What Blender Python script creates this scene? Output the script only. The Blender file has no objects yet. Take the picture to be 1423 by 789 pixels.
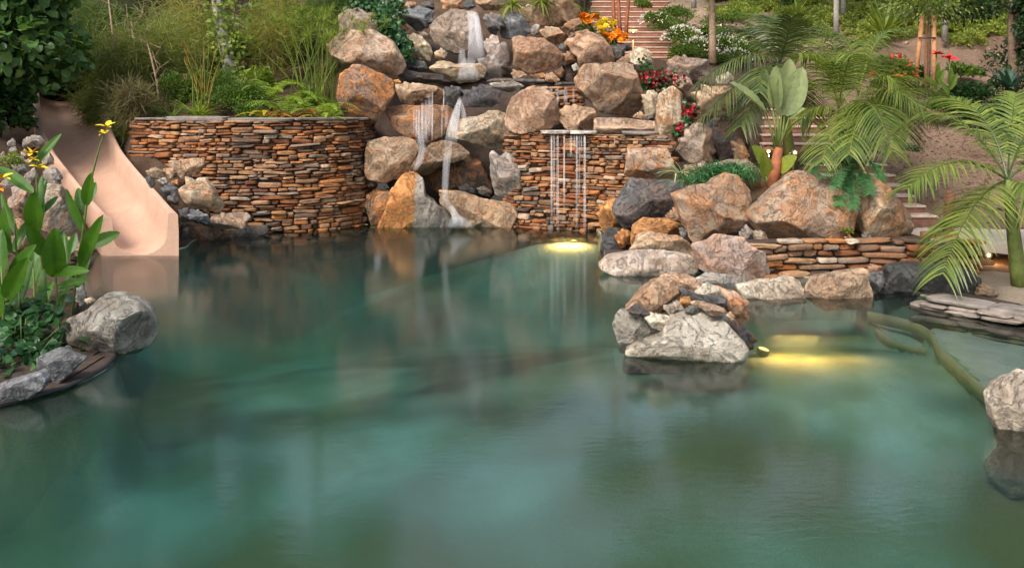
import bpy, bmesh, math, random
import numpy as np
from mathutils import Vector, Matrix

# ------------------------------------------------------------------ camera, sky, sun, exposure
SC = bpy.context.scene
COL = SC.collection
F, CX, HY, H, K = 1232.0, 711.5, 140.0, 2.24, 1.4      # focal length (px), centre column, horizon row, eye height, depth scale
cam_d = bpy.data.cameras.new('camera'); cam = bpy.data.objects.new('camera', cam_d); COL.objects.link(cam)
cam.location = (0, 0, H); cam.rotation_euler = (math.radians(90), 0, 0)
cam_d.sensor_width = 36; cam_d.lens = 36 * F / 1423.0
cam_d.shift_y = -(394.5 - HY) / 1423.0
cam_d.clip_start = 0.05; cam_d.clip_end = 2000
SC.camera = cam

SUN_EL, SUN_AZ = math.radians(47), math.radians(215)    # azimuth clockwise from +Y: behind the camera, to its left
world = bpy.data.worlds.new('World'); SC.world = world; world.use_nodes = True
wn = world.node_tree; wn.nodes.clear()
w_out = wn.nodes.new('ShaderNodeOutputWorld'); w_bg = wn.nodes.new('ShaderNodeBackground')
w_sky = wn.nodes.new('ShaderNodeTexSky'); w_sky.sky_type = 'NISHITA'; w_sky.sun_disc = False
w_sky.sun_elevation = SUN_EL; w_sky.sun_rotation = SUN_AZ
w_sky.dust_density = 3.0; w_sky.air_density = 1.0; w_sky.ozone_density = 1.0
w_hs = wn.nodes.new('ShaderNodeHueSaturation'); w_hs.inputs['Saturation'].default_value = 0.6; w_hs.inputs['Value'].default_value = 1.5
wn.links.new(w_sky.outputs[0], w_hs.inputs['Color']); wn.links.new(w_hs.outputs[0], w_bg.inputs[0])
w_bg.inputs[1].default_value = 0.14
wn.links.new(w_bg.outputs[0], w_out.inputs[0])
sun_d = bpy.data.lights.new('sun', 'SUN'); sun = bpy.data.objects.new('sun', sun_d); COL.objects.link(sun)
sun_d.energy = 2.7; sun_d.angle = math.radians(20); sun_d.color = (1.0, 0.90, 0.79)
sdir = Vector((math.sin(SUN_AZ) * math.cos(SUN_EL), math.cos(SUN_AZ) * math.cos(SUN_EL), math.sin(SUN_EL)))
sun.rotation_euler = sdir.to_track_quat('Z', 'Y').to_euler()
SC.view_settings.view_transform = 'Standard'; SC.view_settings.look = 'None'
SC.view_settings.exposure = 0.40; SC.view_settings.gamma = 1.0; SC.view_settings.use_curve_mapping = False
SC.render.engine = 'CYCLES'
SC.cycles.use_denoising = True
SC.cycles.max_bounces = 8; SC.cycles.diffuse_bounces = 3; SC.cycles.glossy_bounces = 3
SC.cycles.transmission_bounces = 3; SC.cycles.transparent_max_bounces = 12; SC.cycles.volume_bounces = 0
SC.cycles.caustics_reflective = False; SC.cycles.caustics_refractive = False
SC.cycles.sample_clamp_indirect = 6

# ------------------------------------------------------------------ measuring helpers
def P(px, py, Y):                      # a point of the place from a photo pixel and a depth (in depth units)
    y = Y * K
    return np.array([(px - CX) * y / F, y, H - (py - HY) * y / F])
def W(px, py, z=0.0):                  # the same on a level z
    y = F * (H - z) / (py - HY)
    return np.array([(px - CX) * y / F, y, z])
def PX(x, y, z):
    return CX + x * F / y, HY + (H - z) * F / y

def _hash(ix, iy, iz, s):
    h = (ix.astype(np.int64) * 374761393 + iy.astype(np.int64) * 668265263 + iz.astype(np.int64) * 2147483647 + s * 974634777) & 0xffffffff
    h = ((h ^ (h >> 13)) * 1274126177) & 0xffffffff
    return ((h ^ (h >> 16)) & 0xffff) / 32767.5 - 1.0
def vnoise(p, s=0):
    p = np.asarray(p, float); i = np.floor(p); f = p - i; f = f * f * (3 - 2 * f); r = 0
    for dx in (0, 1):
        for dy in (0, 1):
            for dz in (0, 1):
                w = (f[:, 0] if dx else 1 - f[:, 0]) * (f[:, 1] if dy else 1 - f[:, 1]) * (f[:, 2] if dz else 1 - f[:, 2])
                r = r + w * _hash(i[:, 0] + dx, i[:, 1] + dy, i[:, 2] + dz, s)
    return r
def fbm(p, s=0, o=4):
    p = np.asarray(p, float); r = 0; a = 1.0
    for k in range(o):
        r = r + a * vnoise(p * 2 ** k + 17.3 * k, s + k); a *= 0.5
    return r

# ------------------------------------------------------------------ object helpers
def link(o, parent=None, loc=None):
    COL.objects.link(o)
    if parent is not None: o.parent = parent
    if loc is not None: o.location = tuple(loc)
    return o
def tag(o, label=None, cat=None, group=None, kind=None):
    if label: o['label'] = label
    if cat: o['category'] = cat
    if group: o['group'] = group
    if kind: o['kind'] = kind
    return o
def empty(name, loc=(0, 0, 0), rz=0.0):
    o = bpy.data.objects.new(name, None); o.empty_display_size = 0.1; COL.objects.link(o)
    o.location = tuple(loc); o.rotation_euler = (0, 0, rz)
    return o
def mk(name, V, Fc, mat, parent=None, loc=None, smooth=True, mats=None, midx=None):
    """one mesh object from numpy arrays; Fc is an (n,k) array or a list of arrays / faces"""
    me = bpy.data.meshes.new(name)
    V = np.asarray(V, np.float32)
    groups = [Fc] if isinstance(Fc, np.ndarray) else list(Fc)
    if groups and not isinstance(groups[0], np.ndarray): 
        lens = [len(f) for f in groups]; flat = np.array([i for f in groups for i in f], np.int32)
    else:
        lens = np.concatenate([np.full(len(g), g.shape[1], np.int32) for g in groups]); flat = np.concatenate([g.reshape(-1) for g in groups]).astype(np.int32)
    lens = np.asarray(lens, np.int32); starts = np.concatenate([[0], np.cumsum(lens)[:-1]]).astype(np.int32)
    me.vertices.add(len(V)); me.vertices.foreach_set('co', V.reshape(-1))
    me.loops.add(len(flat)); me.loops.foreach_set('vertex_index', flat)
    me.polygons.add(len(lens)); me.polygons.foreach_set('loop_start', starts)
    me.polygons.foreach_set('use_smooth', np.full(len(lens), smooth, bool))
    if mat: me.materials.append(mat)
    if mats:
        for m in mats: me.materials.append(m)
        me.polygons.foreach_set('material_index', np.asarray(midx, np.int32))
    me.update(calc_edges=True); me.validate()
    return link(bpy.data.objects.new(name, me), parent, loc)

class MB:                              # collects pieces of one mesh
    def __init__(s): s.V = []; s.F = []; s.n = 0
    def add(s, V, Fl):
        V = np.asarray(V, float); s.V.append(V)
        for f in Fl: s.F.append([int(i) + s.n for i in f])
        s.n += len(V); return s
    def box(s, lo, hi, bev=0.0, M=None):
        lo = np.array(lo, float); hi = np.array(hi, float); b = min(bev, 0.45 * float((hi - lo).min()))
        if b <= 0:
            V = np.array([[(lo, hi)[i][0], (lo, hi)[j][1], (lo, hi)[k][2]] for i in (0, 1) for j in (0, 1) for k in (0, 1)])
            Fl = [(0, 1, 3, 2), (4, 6, 7, 5), (0, 4, 5, 1), (2, 3, 7, 6), (0, 2, 6, 4), (1, 5, 7, 3)]
        else:
            bm = bmesh.new(); bmesh.ops.create_cube(bm, size=1.0)
            for v in bm.verts: v.co = Vector([(lo[i] + hi[i]) / 2 + v.co[i] * (hi[i] - lo[i]) for i in range(3)])
            bmesh.ops.bevel(bm, geom=bm.edges[:] + bm.verts[:], offset=b, segments=2, affect='EDGES', profile=0.5)
            bm.verts.index_update(); V = np.array([v.co[:] for v in bm.verts]); Fl = [[v.index for v in f.verts] for f in bm.faces]; bm.free()
        if M is not None: V = V @ np.array(M)[:3, :3].T + np.array(M)[:3, 3]
        return s.add(V, Fl)
    def tube(s, pts, rad, n=7, flat=1.0, cap=True):
        pts = np.asarray(pts, float); m = len(pts); rad = np.broadcast_to(np.asarray(rad, float), (m,))
        T = np.gradient(pts, axis=0); T /= np.linalg.norm(T, axis=1)[:, None] + 1e-9
        up = np.array([0, 0, 1.0]) if abs(T[0][2]) < 0.9 else np.array([0, 1.0, 0]); V = []
        for i in range(m):
            a = np.cross(T[i], up); a /= np.linalg.norm(a) + 1e-9; b = np.cross(a, T[i]); up = b
            for k in range(n):
                t = 2 * math.pi * k / n; V.append(pts[i] + rad[i] * (math.cos(t) * a + flat * math.sin(t) * b))
        Fl = [(i * n + k, i * n + (k + 1) % n, (i + 1) * n + (k + 1) % n, (i + 1) * n + k) for i in range(m - 1) for k in range(n)]
        if cap: Fl += [list(range(n))[::-1], [(m - 1) * n + k for k in range(n)]]
        return s.add(V, Fl)
    def lathe(s, prof, c=(0, 0, 0), n=14):
        V = [(c[0] + r * math.cos(2 * math.pi * k / n), c[1] + r * math.sin(2 * math.pi * k / n), c[2] + z) for r, z in prof for k in range(n)]
        m = len(prof)
        Fl = [(i * n + k, i * n + (k + 1) % n, (i + 1) * n + (k + 1) % n, (i + 1) * n + k) for i in range(m - 1) for k in range(n)]
        return s.add(V, Fl)
    def build(s, name, mat, parent=None, loc=None, smooth=True):
        return mk(name, np.concatenate(s.V), s.F, mat, parent, loc, smooth)

_ico = {}
def ico(k):
    if k not in _ico:
        bm = bmesh.new(); bmesh.ops.create_icosphere(bm, subdivisions=k, radius=1.0); bm.verts.index_update()
        _ico[k] = (np.array([v.co[:] for v in bm.verts]), np.array([[v.index for v in f.verts] for f in bm.faces], np.int32)); bm.free()
    return _ico[k]

# ------------------------------------------------------------------ materials
class NT:
    def __init__(s, name, disp=False):
        s.m = bpy.data.materials.new(name); s.m.use_nodes = True; s.t = s.m.node_tree; s.t.nodes.clear()
        s.out = s.t.nodes.new('ShaderNodeOutputMaterial')
    def n(s, typ, **kw):
        nd = s.t.nodes.new(typ)
        for k, v in kw.items():
            if k.startswith('i_'):
                key = k[2:]; key = int(key) if key.isdigit() else key.replace('_', ' ')
                if hasattr(v, 'is_output') or isinstance(v, bpy.types.NodeSocket): s.t.links.new(v, nd.inputs[key])
                else: nd.inputs[key].default_value = v
            else: setattr(nd, k, v)
        return nd
    def l(s, a, b): s.t.links.new(a, b)
    def ramp(s, fac, stops, interp='LINEAR'):
        r = s.t.nodes.new('ShaderNodeValToRGB'); r.color_ramp.interpolation = interp
        while len(r.color_ramp.elements) < len(stops): r.color_ramp.elements.new(0.5)
        for e, (p, c) in zip(r.color_ramp.elements, stops):
            e.position = p; e.color = (c, c, c, 1) if isinstance(c, (int, float)) else (*c, 1)
        s.l(fac, r.inputs[0]); return r.outputs[0]
    def noise(s, vec, scale, detail=4, rough=0.55, dist=0.0):
        nd = s.n('ShaderNodeTexNoise', i_Scale=scale, i_Detail=detail, i_Roughness=rough, i_Distortion=dist)
        if vec is not None: s.l(vec, nd.inputs['Vector'])
        return nd.outputs['Fac']
    def mix(s, fac, a, b, mode='MIX'):
        nd = s.t.nodes.new('ShaderNodeMix'); nd.data_type = 'RGBA'; nd.blend_type = mode
        for key, v in ((0, fac), (6, a), (7, b)):
            if isinstance(v, bpy.types.NodeSocket): s.l(v, nd.inputs[key])
            else: nd.inputs[key].default_value = (*v, 1) if isinstance(v, tuple) else v
        return nd.outputs[2]
    def math(s, op, a, b=0.0, clamp=False):
        nd = s.t.nodes.new('ShaderNodeMath'); nd.operation = op; nd.use_clamp = clamp
        for i, v in enumerate((a, b)):
            if isinstance(v, bpy.types.NodeSocket): s.l(v, nd.inputs[i])
            else: nd.inputs[i].default_value = v
        return nd.outputs[0]
    def bump(s, h, strength=0.5, dist=0.02, nrm=None):
        nd = s.n('ShaderNodeBump', i_Strength=strength, i_Distance=dist); s.l(h, nd.inputs['Height'])
        if nrm is not None: s.l(nrm, nd.inputs['Normal'])
        return nd.outputs[0]
    def pbsdf(s, col, rough=0.7, nrm=None, spec=0.3):
        nd = s.n('ShaderNodeBsdfPrincipled')
        for key, v in (('Base Color', col), ('Roughness', rough), ('Normal', nrm), ('Specular IOR Level', spec)):
            if v is None: continue
            if isinstance(v, bpy.types.NodeSocket): s.l(v, nd.inputs[key])
            else: nd.inputs[key].default_value = (*v, 1) if isinstance(v, tuple) else v
        return nd.outputs[0]
    def done(s, sh): s.l(sh, s.out.inputs['Surface']); return s.m

def m_rock():
    t = NT('rock'); tc = t.n('ShaderNodeTexCoord').outputs['Object']; oi = t.n('ShaderNodeObjectInfo')
    off = t.n('ShaderNodeVectorMath', operation='SCALE', i_Scale=37.0); cx = t.n('ShaderNodeCombineXYZ')
    t.l(oi.outputs['Random'], cx.inputs[0]); t.l(oi.outputs['Random'], cx.inputs[2]); t.l(cx.outputs[0], off.inputs[0])
    ad = t.n('ShaderNodeVectorMath', operation='ADD'); t.l(tc, ad.inputs[0]); t.l(off.outputs[0], ad.inputs[1]); v = ad.outputs[0]
    rust = t.n('ShaderNodeAttribute', attribute_type='OBJECT', attribute_name='rust').outputs['Fac']
    base = oi.outputs['Color']
    n1 = t.noise(v, 1.7, 5, 0.6, 0.6); n2 = t.noise(v, 4.5, 6, 0.65, 0.8); n3 = t.noise(v, 38, 5, 0.7); n4 = t.noise(v, 120, 3, 0.6)
    c = t.mix(t.ramp(n1, [(0.34, 0.0), (0.62, 1.0)]), t.mix(1.0, base, (0.68, 0.61, 0.55), 'MULTIPLY'), t.mix(1.0, base, (1.22, 1.2, 1.16), 'MULTIPLY'))
    rm = t.math('MULTIPLY', t.ramp(n2, [(0.45, 0.0), (0.56, 1.0)]), rust, True)
    c = t.mix(rm, c, t.mix(n3, (0.34, 0.115, 0.03), (0.56, 0.25, 0.085)))
    c = t.mix(t.ramp(n3, [(0.30, 0.65), (0.46, 0.0)]), c, t.mix(1.0, c, (0.38, 0.34, 0.31), 'MULTIPLY'))     # pits and dark grains
    c = t.mix(t.ramp(n3, [(0.56, 0.0), (0.72, 0.45)]), c, t.mix(1.0, c, (1.7, 1.7, 1.65), 'MULTIPLY'))       # pale grains
    n5 = t.noise(v, 2.6, 8, 0.72, 1.8)
    crack = t.ramp(n5, [(0.485, 0.0), (0.5, 1.0), (0.515, 0.0)])
    c = t.mix(t.math('MULTIPLY', crack, 0.22), c, t.mix(1.0, c, (0.35, 0.3, 0.27), 'MULTIPLY'))
    half = t.n('ShaderNodeAttribute', attribute_type='OBJECT', attribute_name='grey_half').outputs['Fac']
    sx = t.n('ShaderNodeSeparateXYZ'); t.l(tc, sx.inputs[0])
    hm = t.math('MULTIPLY', t.ramp(t.math('ADD', t.math('ADD', sx.outputs[0], 0.5), t.math('MULTIPLY', t.math('SUBTRACT', n1, 0.5), 0.5)), [(0.50, 0.0), (0.54, 1.0)]), half)
    c = t.mix(hm, c, t.mix(n3, (0.22, 0.19, 0.16), (0.46, 0.41, 0.35)))
    st = t.n('ShaderNodeMapping'); st.inputs['Scale'].default_value = (1.0, 1.0, 0.22); t.l(v, st.inputs[0])
    n6 = t.noise(st.outputs[0], 7.0, 4, 0.6)
    c = t.mix(t.ramp(n6, [(0.55, 0.0), (0.75, 0.5)]), c, t.mix(1.0, c, (0.5, 0.42, 0.36), 'MULTIPLY'))       # water stains
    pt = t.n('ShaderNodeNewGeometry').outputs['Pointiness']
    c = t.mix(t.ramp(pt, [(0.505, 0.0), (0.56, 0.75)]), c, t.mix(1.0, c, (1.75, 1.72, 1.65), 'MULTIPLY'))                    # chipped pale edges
    c = t.mix(t.ramp(pt, [(0.43, 0.85), (0.493, 0.0)]), c, t.mix(1.0, c, (0.34, 0.29, 0.25), 'MULTIPLY'))                     # darker in the hollows
    wet = t.n('ShaderNodeAttribute', attribute_type='OBJECT', attribute_name='wet').outputs['Fac']
    c = t.mix(wet, c, t.mix(1.0, c, (0.62, 0.6, 0.6), 'MULTIPLY'))
    h = t.math('ADD', t.math('MULTIPLY', n2, 0.6), t.math('ADD', t.math('MULTIPLY', n3, 0.26), t.math('MULTIPLY', n4, 0.08)))
    h = t.math('SUBTRACT', h, t.math('MULTIPLY', crack, 0.16))
    nb = t.bump(h, 1.0, 0.12)
    ro = t.math('SUBTRACT', 0.86, t.math('MULTIPLY', wet, 0.5))
    return t.done(t.pbsdf(c, ro, nb, 0.35))

def m_ledge():                        # thin stacked ledge stone: every stone its own tone
    t = NT('stacked_stone'); g = t.n('ShaderNodeNewGeometry'); r = g.outputs['Random Per Island']
    tc = t.n('ShaderNodeTexCoord').outputs['Object']
    c = t.ramp(r, [(0.0, (0.25, 0.10, 0.042)), (0.12, (0.33, 0.18, 0.085)), (0.26, (0.20, 0.13, 0.085)), (0.40, (0.38, 0.25, 0.145)), (0.50, (0.15, 0.065, 0.034)),
                   (0.62, (0.21, 0.18, 0.15)), (0.74, (0.10, 0.078, 0.064)), (0.83, (0.33, 0.205, 0.125)), (0.92, (0.42, 0.18, 0.06)), (0.97, (0.44, 0.38, 0.30))], 'CONSTANT')
    n1 = t.noise(tc, 6, 5, 0.65, 0.6); n2 = t.noise(tc, 45, 4, 0.7)
    c = t.mix(t.ramp(n1, [(0.32, 0.0), (0.66, 1.0)]), t.mix(1.0, c, (0.55, 0.48, 0.44), 'MULTIPLY'), t.mix(1.0, c, (1.3, 1.2, 1.1), 'MULTIPLY'))
    big = t.noise(tc, 0.9, 3, 0.6, 0.4)
    c = t.mix(t.ramp(big, [(0.42, 0.0), (0.64, 0.42)]), c, (0.44, 0.165, 0.045))
    c = t.mix(t.ramp(n2, [(0.3, 0.6), (0.47, 0.0)]), c, t.mix(1.0, c, (0.35, 0.3, 0.28), 'MULTIPLY'))
    nb = t.bump(t.math('ADD', n1, t.math('MULTIPLY', n2, 0.5)), 0.7, 0.03)
    return t.done(t.pbsdf(c, 0.8, nb, 0.35))

def m_soil(name, a, b, scale=3.0):
    t = NT(name); tc = t.n('ShaderNodeTexCoord').outputs['Object']
    n1 = t.noise(tc, scale * 0.35, 5, 0.6, 0.5); n2 = t.noise(tc, scale * 9, 6, 0.75); n3 = t.noise(tc, scale * 40, 3, 0.7)
    c = t.mix(t.ramp(n1, [(0.35, 0.0), (0.65, 1.0)]), a, b)
    c = t.mix(t.ramp(n2, [(0.35, 0.75), (0.55, 0.0)]), c, t.mix(1.0, c, (0.45, 0.42, 0.4), 'MULTIPLY'))
    c = t.mix(t.ramp(n3, [(0.55, 0.0), (0.72, 0.6)]), c, t.mix(1.0, c, (1.6, 1.55, 1.5), 'MULTIPLY'))
    return t.done(t.pbsdf(c, 0.95, t.bump(t.math('ADD', n2, t.math('MULTIPLY', n3, 0.4)), 0.9, 0.05), 0.2))

def m_plain(name, col, rough=0.7, var=0.25, scale=8.0, bump=0.3, spec=0.3, emit=None, fine=60):
    t = NT(name); tc = t.n('ShaderNodeTexCoord').outputs['Object']
    n1 = t.noise(tc, scale, 5, 0.6, 0.5); n2 = t.noise(tc, fine, 4, 0.65)
    lo = tuple(x * (1 - var) for x in col); hi = tuple(min(1.0, x * (1 + var)) for x in col)
    c = t.mix(t.ramp(n1, [(0.3, 0.0), (0.7, 1.0)]), lo, hi)
    c = t.mix(t.ramp(n2, [(0.3, 0.3), (0.5, 0.0)]), c, t.mix(1.0, c, (0.55, 0.52, 0.5), 'MULTIPLY'))
    return t.done(t.pbsdf(c, rough, t.bump(t.math('ADD', n1, t.math('MULTIPLY', n2, 0.5)), bump, 0.02), spec))

def m_emit(name, col, s):
    t = NT(name); e = t.n('ShaderNodeEmission', i_Strength=s); e.inputs[0].default_value = (*col, 1); return t.done(e.outputs[0])

def m_leaf(name, cols, trans=0.35, rough=0.5, spec=0.35, vein=False):
    """leaf colours picked per leaf; light also passes through"""
    t = NT(name); g = t.n('ShaderNodeNewGeometry'); r = g.outputs['Random Per Island']
    tc = t.n('ShaderNodeTexCoord').outputs['Object']
    n = len(cols); c = t.ramp(r, [(i / (n - 1) if n > 1 else 0, k) for i, k in enumerate(cols)])
    n1 = t.noise(tc, 1.6, 4, 0.6); n2 = t.noise(tc, 25, 3, 0.6)
    c = t.mix(t.ramp(n1, [(0.35, 0.0), (0.65, 1.0)]), t.mix(1.0, c, (0.72, 0.76, 0.75), 'MULTIPLY'), t.mix(1.0, c, (1.3, 1.22, 1.05), 'MULTIPLY'))
    c = t.mix(t.ramp(n2, [(0.35, 0.35), (0.6, 0.0)]), c, t.mix(1.0, c, (0.6, 0.6, 0.55), 'MULTIPLY'))
    b = t.pbsdf(c, rough, t.bump(n2, 0.25, 0.01), spec)
    tr = t.n('ShaderNodeBsdfTranslucent'); t.l(t.mix(1.0, c, (1.5, 1.5, 0.8), 'MULTIPLY'), tr.inputs[0])
    ms = t.n('ShaderNodeMixShader', i_0=trans); t.l(b, ms.inputs[1]); t.l(tr.outputs[0], ms.inputs[2])
    return t.done(ms.outputs[0])

def m_fall():                         # long-exposure silk of falling water
    t = NT('falling_water'); tc = t.n('ShaderNodeTexCoord').outputs['Object']
    mp = t.n('ShaderNodeMapping'); mp.inputs['Scale'].default_value = (15.0, 6.0, 0.5); t.l(tc, mp.inputs[0])
    n1 = t.noise(mp.outputs[0], 1.0, 2, 0.5); 
    lw = t.n('ShaderNodeLayerWeight', i_Blend=0.35).outputs['Facing']
    den = t.n('ShaderNodeAttribute', attribute_type='OBJECT', attribute_name='density').outputs['Fac']
    a = t.math('MULTIPLY', t.ramp(n1, [(0.30, 0.22), (0.72, 0.62)]), den, True)
    fd = t.n('ShaderNodeAttribute', attribute_type='GEOMETRY', attribute_name='thinness').outputs['Fac']
    a = t.math('MULTIPLY', t.math('MULTIPLY', a, fd), t.ramp(lw, [(0.2, 1.0), (0.85, 0.0)]))
    tp = t.n('ShaderNodeBsdfTransparent'); df = t.n('ShaderNodeBsdfDiffuse'); df.inputs[0].default_value = (0.92, 0.93, 0.95, 1)
    tl = t.n('ShaderNodeBsdfTranslucent'); tl.inputs[0].default_value = (0.92, 0.93, 0.95, 1)
    m1 = t.n('ShaderNodeMixShader', i_0=0.45); t.l(df.outputs[0], m1.inputs[1]); t.l(tl.outputs[0], m1.inputs[2])
    m2 = t.n('ShaderNodeMixShader'); t.l(a, m2.inputs[0]); t.l(tp.outputs[0], m2.inputs[1]); t.l(m1.outputs[0], m2.inputs[2])
    return t.done(m2.outputs[0])

WATER_DENS = 0.5
def m_water():
    t = NT('pool_water'); tc = t.n('ShaderNodeTexCoord').outputs['Object']
    mp = t.n('ShaderNodeMapping'); mp.inputs['Scale'].default_value = (1.0, 2.6, 1.0); t.l(tc, mp.inputs[0])
    n1 = t.noise(mp.outputs[0], 7.0, 3, 0.6, 0.4); n2 = t.noise(mp.outputs[0], 1.1, 2, 0.5, 0.3)
    nb = t.bump(t.math('ADD', t.math('MULTIPLY', n1, 0.3), t.math('MULTIPLY', n2, 0.25)), 0.11, 0.03)
    gl = t.n('ShaderNodeBsdfGlossy', i_Roughness=0.10); t.l(nb, gl.inputs['Normal'])
    fr = t.n('ShaderNodeFresnel', i_IOR=1.52); t.l(nb, fr.inputs['Normal'])
    tp = t.n('ShaderNodeBsdfTransparent')
    ms = t.n('ShaderNodeMixShader'); t.l(fr.outputs[0], ms.inputs[0]); t.l(tp.outputs[0], ms.inputs[1]); t.l(gl.outputs[0], ms.inputs[2])
    ab = t.n('ShaderNodeVolumeAbsorption', i_Density=WATER_DENS); ab.inputs[0].default_value = (0.07, 0.77, 0.67, 1)
    vs = t.n('ShaderNodeVolumeScatter', i_Density=0.20, i_Anisotropy=0.2); vs.inputs[0].default_value = (0.48, 0.95, 0.84, 1)
    av = t.n('ShaderNodeAddShader'); t.l(ab.outputs[0], av.inputs[0]); t.l(vs.outputs[0], av.inputs[1])
    t.l(av.outputs[0], t.out.inputs['Volume'])
    return t.done(ms.outputs[0])

def m_basin():
    t = NT('pool_plaster'); tc = t.n('ShaderNodeTexCoord').outputs['Object']
    n1 = t.noise(tc, 0.55, 2, 0.5, 0.3); n2 = t.noise(tc, 0.9, 3, 0.55, 0.3); n3 = t.noise(tc, 60, 3, 0.7)
    c = t.mix(t.ramp(n1, [(0.38, 0.0), (0.62, 1.0)]), (0.025, 0.06, 0.05), (0.56, 0.72, 0.62))  # pale patches painted on the floor in place of caustics and reflections
    c = t.mix(t.ramp(n2, [(0.42, 0.0), (0.66, 0.65)]), c, (0.25, 0.30, 0.11))
    sx = t.n('ShaderNodeSeparateXYZ'); t.l(tc, sx.inputs[0])
    c = t.mix(t.ramp(t.math('ADD', t.math('MULTIPLY', sx.outputs[1], 0.1), t.math('MULTIPLY', n1, 0.5)), [(0.76, 0.95), (1.02, 0.0)]), c, (0.46, 0.29, 0.09))    # tan pebbles towards the near edge
    c = t.mix(t.ramp(n3, [(0.35, 0.5), (0.6, 0.0)]), c, t.mix(1.0, c, (0.6, 0.6, 0.6), 'MULTIPLY'))
    return t.done(t.pbsdf(c, 0.85, t.bump(n3, 0.4, 0.01), 0.2))

M = dict(rock=m_rock(), ledge=m_ledge(), fall=m_fall(), water=m_water(), basin=m_basin(),
    soil=m_soil('garden_soil', (0.085, 0.055, 0.036), (0.16, 0.105, 0.07)), dirt=m_soil('dirt_slope', (0.20, 0.128, 0.088), (0.31, 0.21, 0.15)), hilldirt=m_soil('hill_dirt', (0.33, 0.235, 0.16), (0.44, 0.325, 0.23), 1.5), sand=m_soil('sandy_path', (0.42, 0.34, 0.26), (0.52, 0.43, 0.34), 6.0),
    slide=m_plain('slide_plaster', (0.50, 0.315, 0.225), 0.5, 0.11, 2.6, 0.12, 0.4, fine=30), bench=m_plain('bench_painted_light', (0.50, 0.52, 0.45), 0.85, 0.2, 3, 0.2), coping=m_plain('coping_stone', (0.27, 0.225, 0.185), 0.85, 0.5, 3, 0.8), cap=m_plain('cap_slate', (0.215, 0.185, 0.16), 0.7, 0.45, 4, 0.7),  # bench colour paler than the basin, standing in for light on the shelf
    tie=m_plain('timber_tie', (0.25, 0.12, 0.08), 0.85, 0.3, 6, 0.5), ochre=m_plain('ochre_painted_glow', (0.50, 0.43, 0.24), 0.8, 0.25, 3, 0.2), tread=m_plain('stair_tread', (0.58, 0.44, 0.35), 0.9, 0.25, 5, 0.5),  # ochre is lamp glow painted along the underwater ledge edges
    post=m_plain('weathered_post', (0.22, 0.10, 0.06), 0.8, 0.35, 9, 0.5), stake=m_plain('wooden_stake', (0.50, 0.24, 0.11), 0.75, 0.2, 9, 0.3),
    conc=m_plain('pale_concrete', (0.47, 0.40, 0.335), 0.85, 0.14, 4, 0.35), bark=m_plain('bark', (0.20, 0.135, 0.09), 0.9, 0.4, 14, 0.9),
    greybark=m_plain('grey_bark', (0.34, 0.31, 0.28), 0.9, 0.35, 10, 0.9), palmtrunk=m_plain('palm_trunk', (0.36, 0.24, 0.16), 0.8, 0.35, 12, 0.7),
    greenstem=m_plain('green_stem', (0.115, 0.145, 0.035), 0.55, 0.3, 9, 0.2), redstem=m_plain('red_stem', (0.30, 0.10, 0.045), 0.6, 0.45, 9, 0.5),
    metal=m_plain('dark_metal', (0.03, 0.03, 0.03), 0.45, 0.2, 9, 0.1, 0.5), copper=m_plain('copper', (0.35, 0.17, 0.08), 0.5, 0.2, 9, 0.1, 0.5),
    hose=m_plain('dark_liner', (0.028, 0.028, 0.03), 0.6, 0.3, 9, 0.2), dark=m_plain('dark_mortar_and_shade', (0.06, 0.042, 0.032), 0.95, 0.3, 9, 0.5),  # the near-black of the mortar also paints shade on ground between rocks
    white=m_plain('white_petal', (0.80, 0.80, 0.78), 0.6, 0.05, 9, 0.1), yellow=m_plain('yellow_petal', (0.85, 0.62, 0.03), 0.55, 0.12, 30, 0.2),
    orange=m_plain('orange_petal', (0.90, 0.27, 0.012), 0.55, 0.15, 30, 0.3), red=m_plain('red_petal', (0.70, 0.03, 0.035), 0.55, 0.2, 30, 0.2),
    crimson=m_plain('crimson_petal', (0.30, 0.012, 0.035), 0.6, 0.3, 30, 0.2),
    lamp=m_emit('warm_lamp', (1.0, 0.50, 0.16), 14.0), poollamp=m_emit('pool_lamp_lens', (1.0, 0.62, 0.22), 2.5))
# ------------------------------------------------------------------ boulders: outline (read off enlarged views), depth, colour, description
VIEWS = dict(A=(440, 0, 4.931), B=(480, 150, 4.383), C=(680, 0, 4.383), D=(680, 160, 4.383), E=(820, 0, 3.947), G=(820, 180, 3.947),
             I=(820, 340, 3.947), J=(1100, 340, 3.944), S=(1120, 180, 3.944), L=(0, 360, 3.944), N=(0, 180, 3.944), O=(180, 150, 3.944), Z=(0, 0, 1.0),
             T=(530, 100, 7.174), U=(0, 180, 6.578))
TONES = dict(tan=(.40, .30, .215), pale=(.50, .445, .375), cream=(.53, .445, .335), brown=(.30, .205, .14), grey=(.31, .29, .265), slate=(.12, .125, .13),
             pink=(.45, .315, .225), orange=(.50, .25, .095), mauve=(.335, .275, .23), dark=(.11, .085, .068), white=(.47, .45, .42), ash=(.385, .37, .35), blue=(.20, .21, .225))
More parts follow.
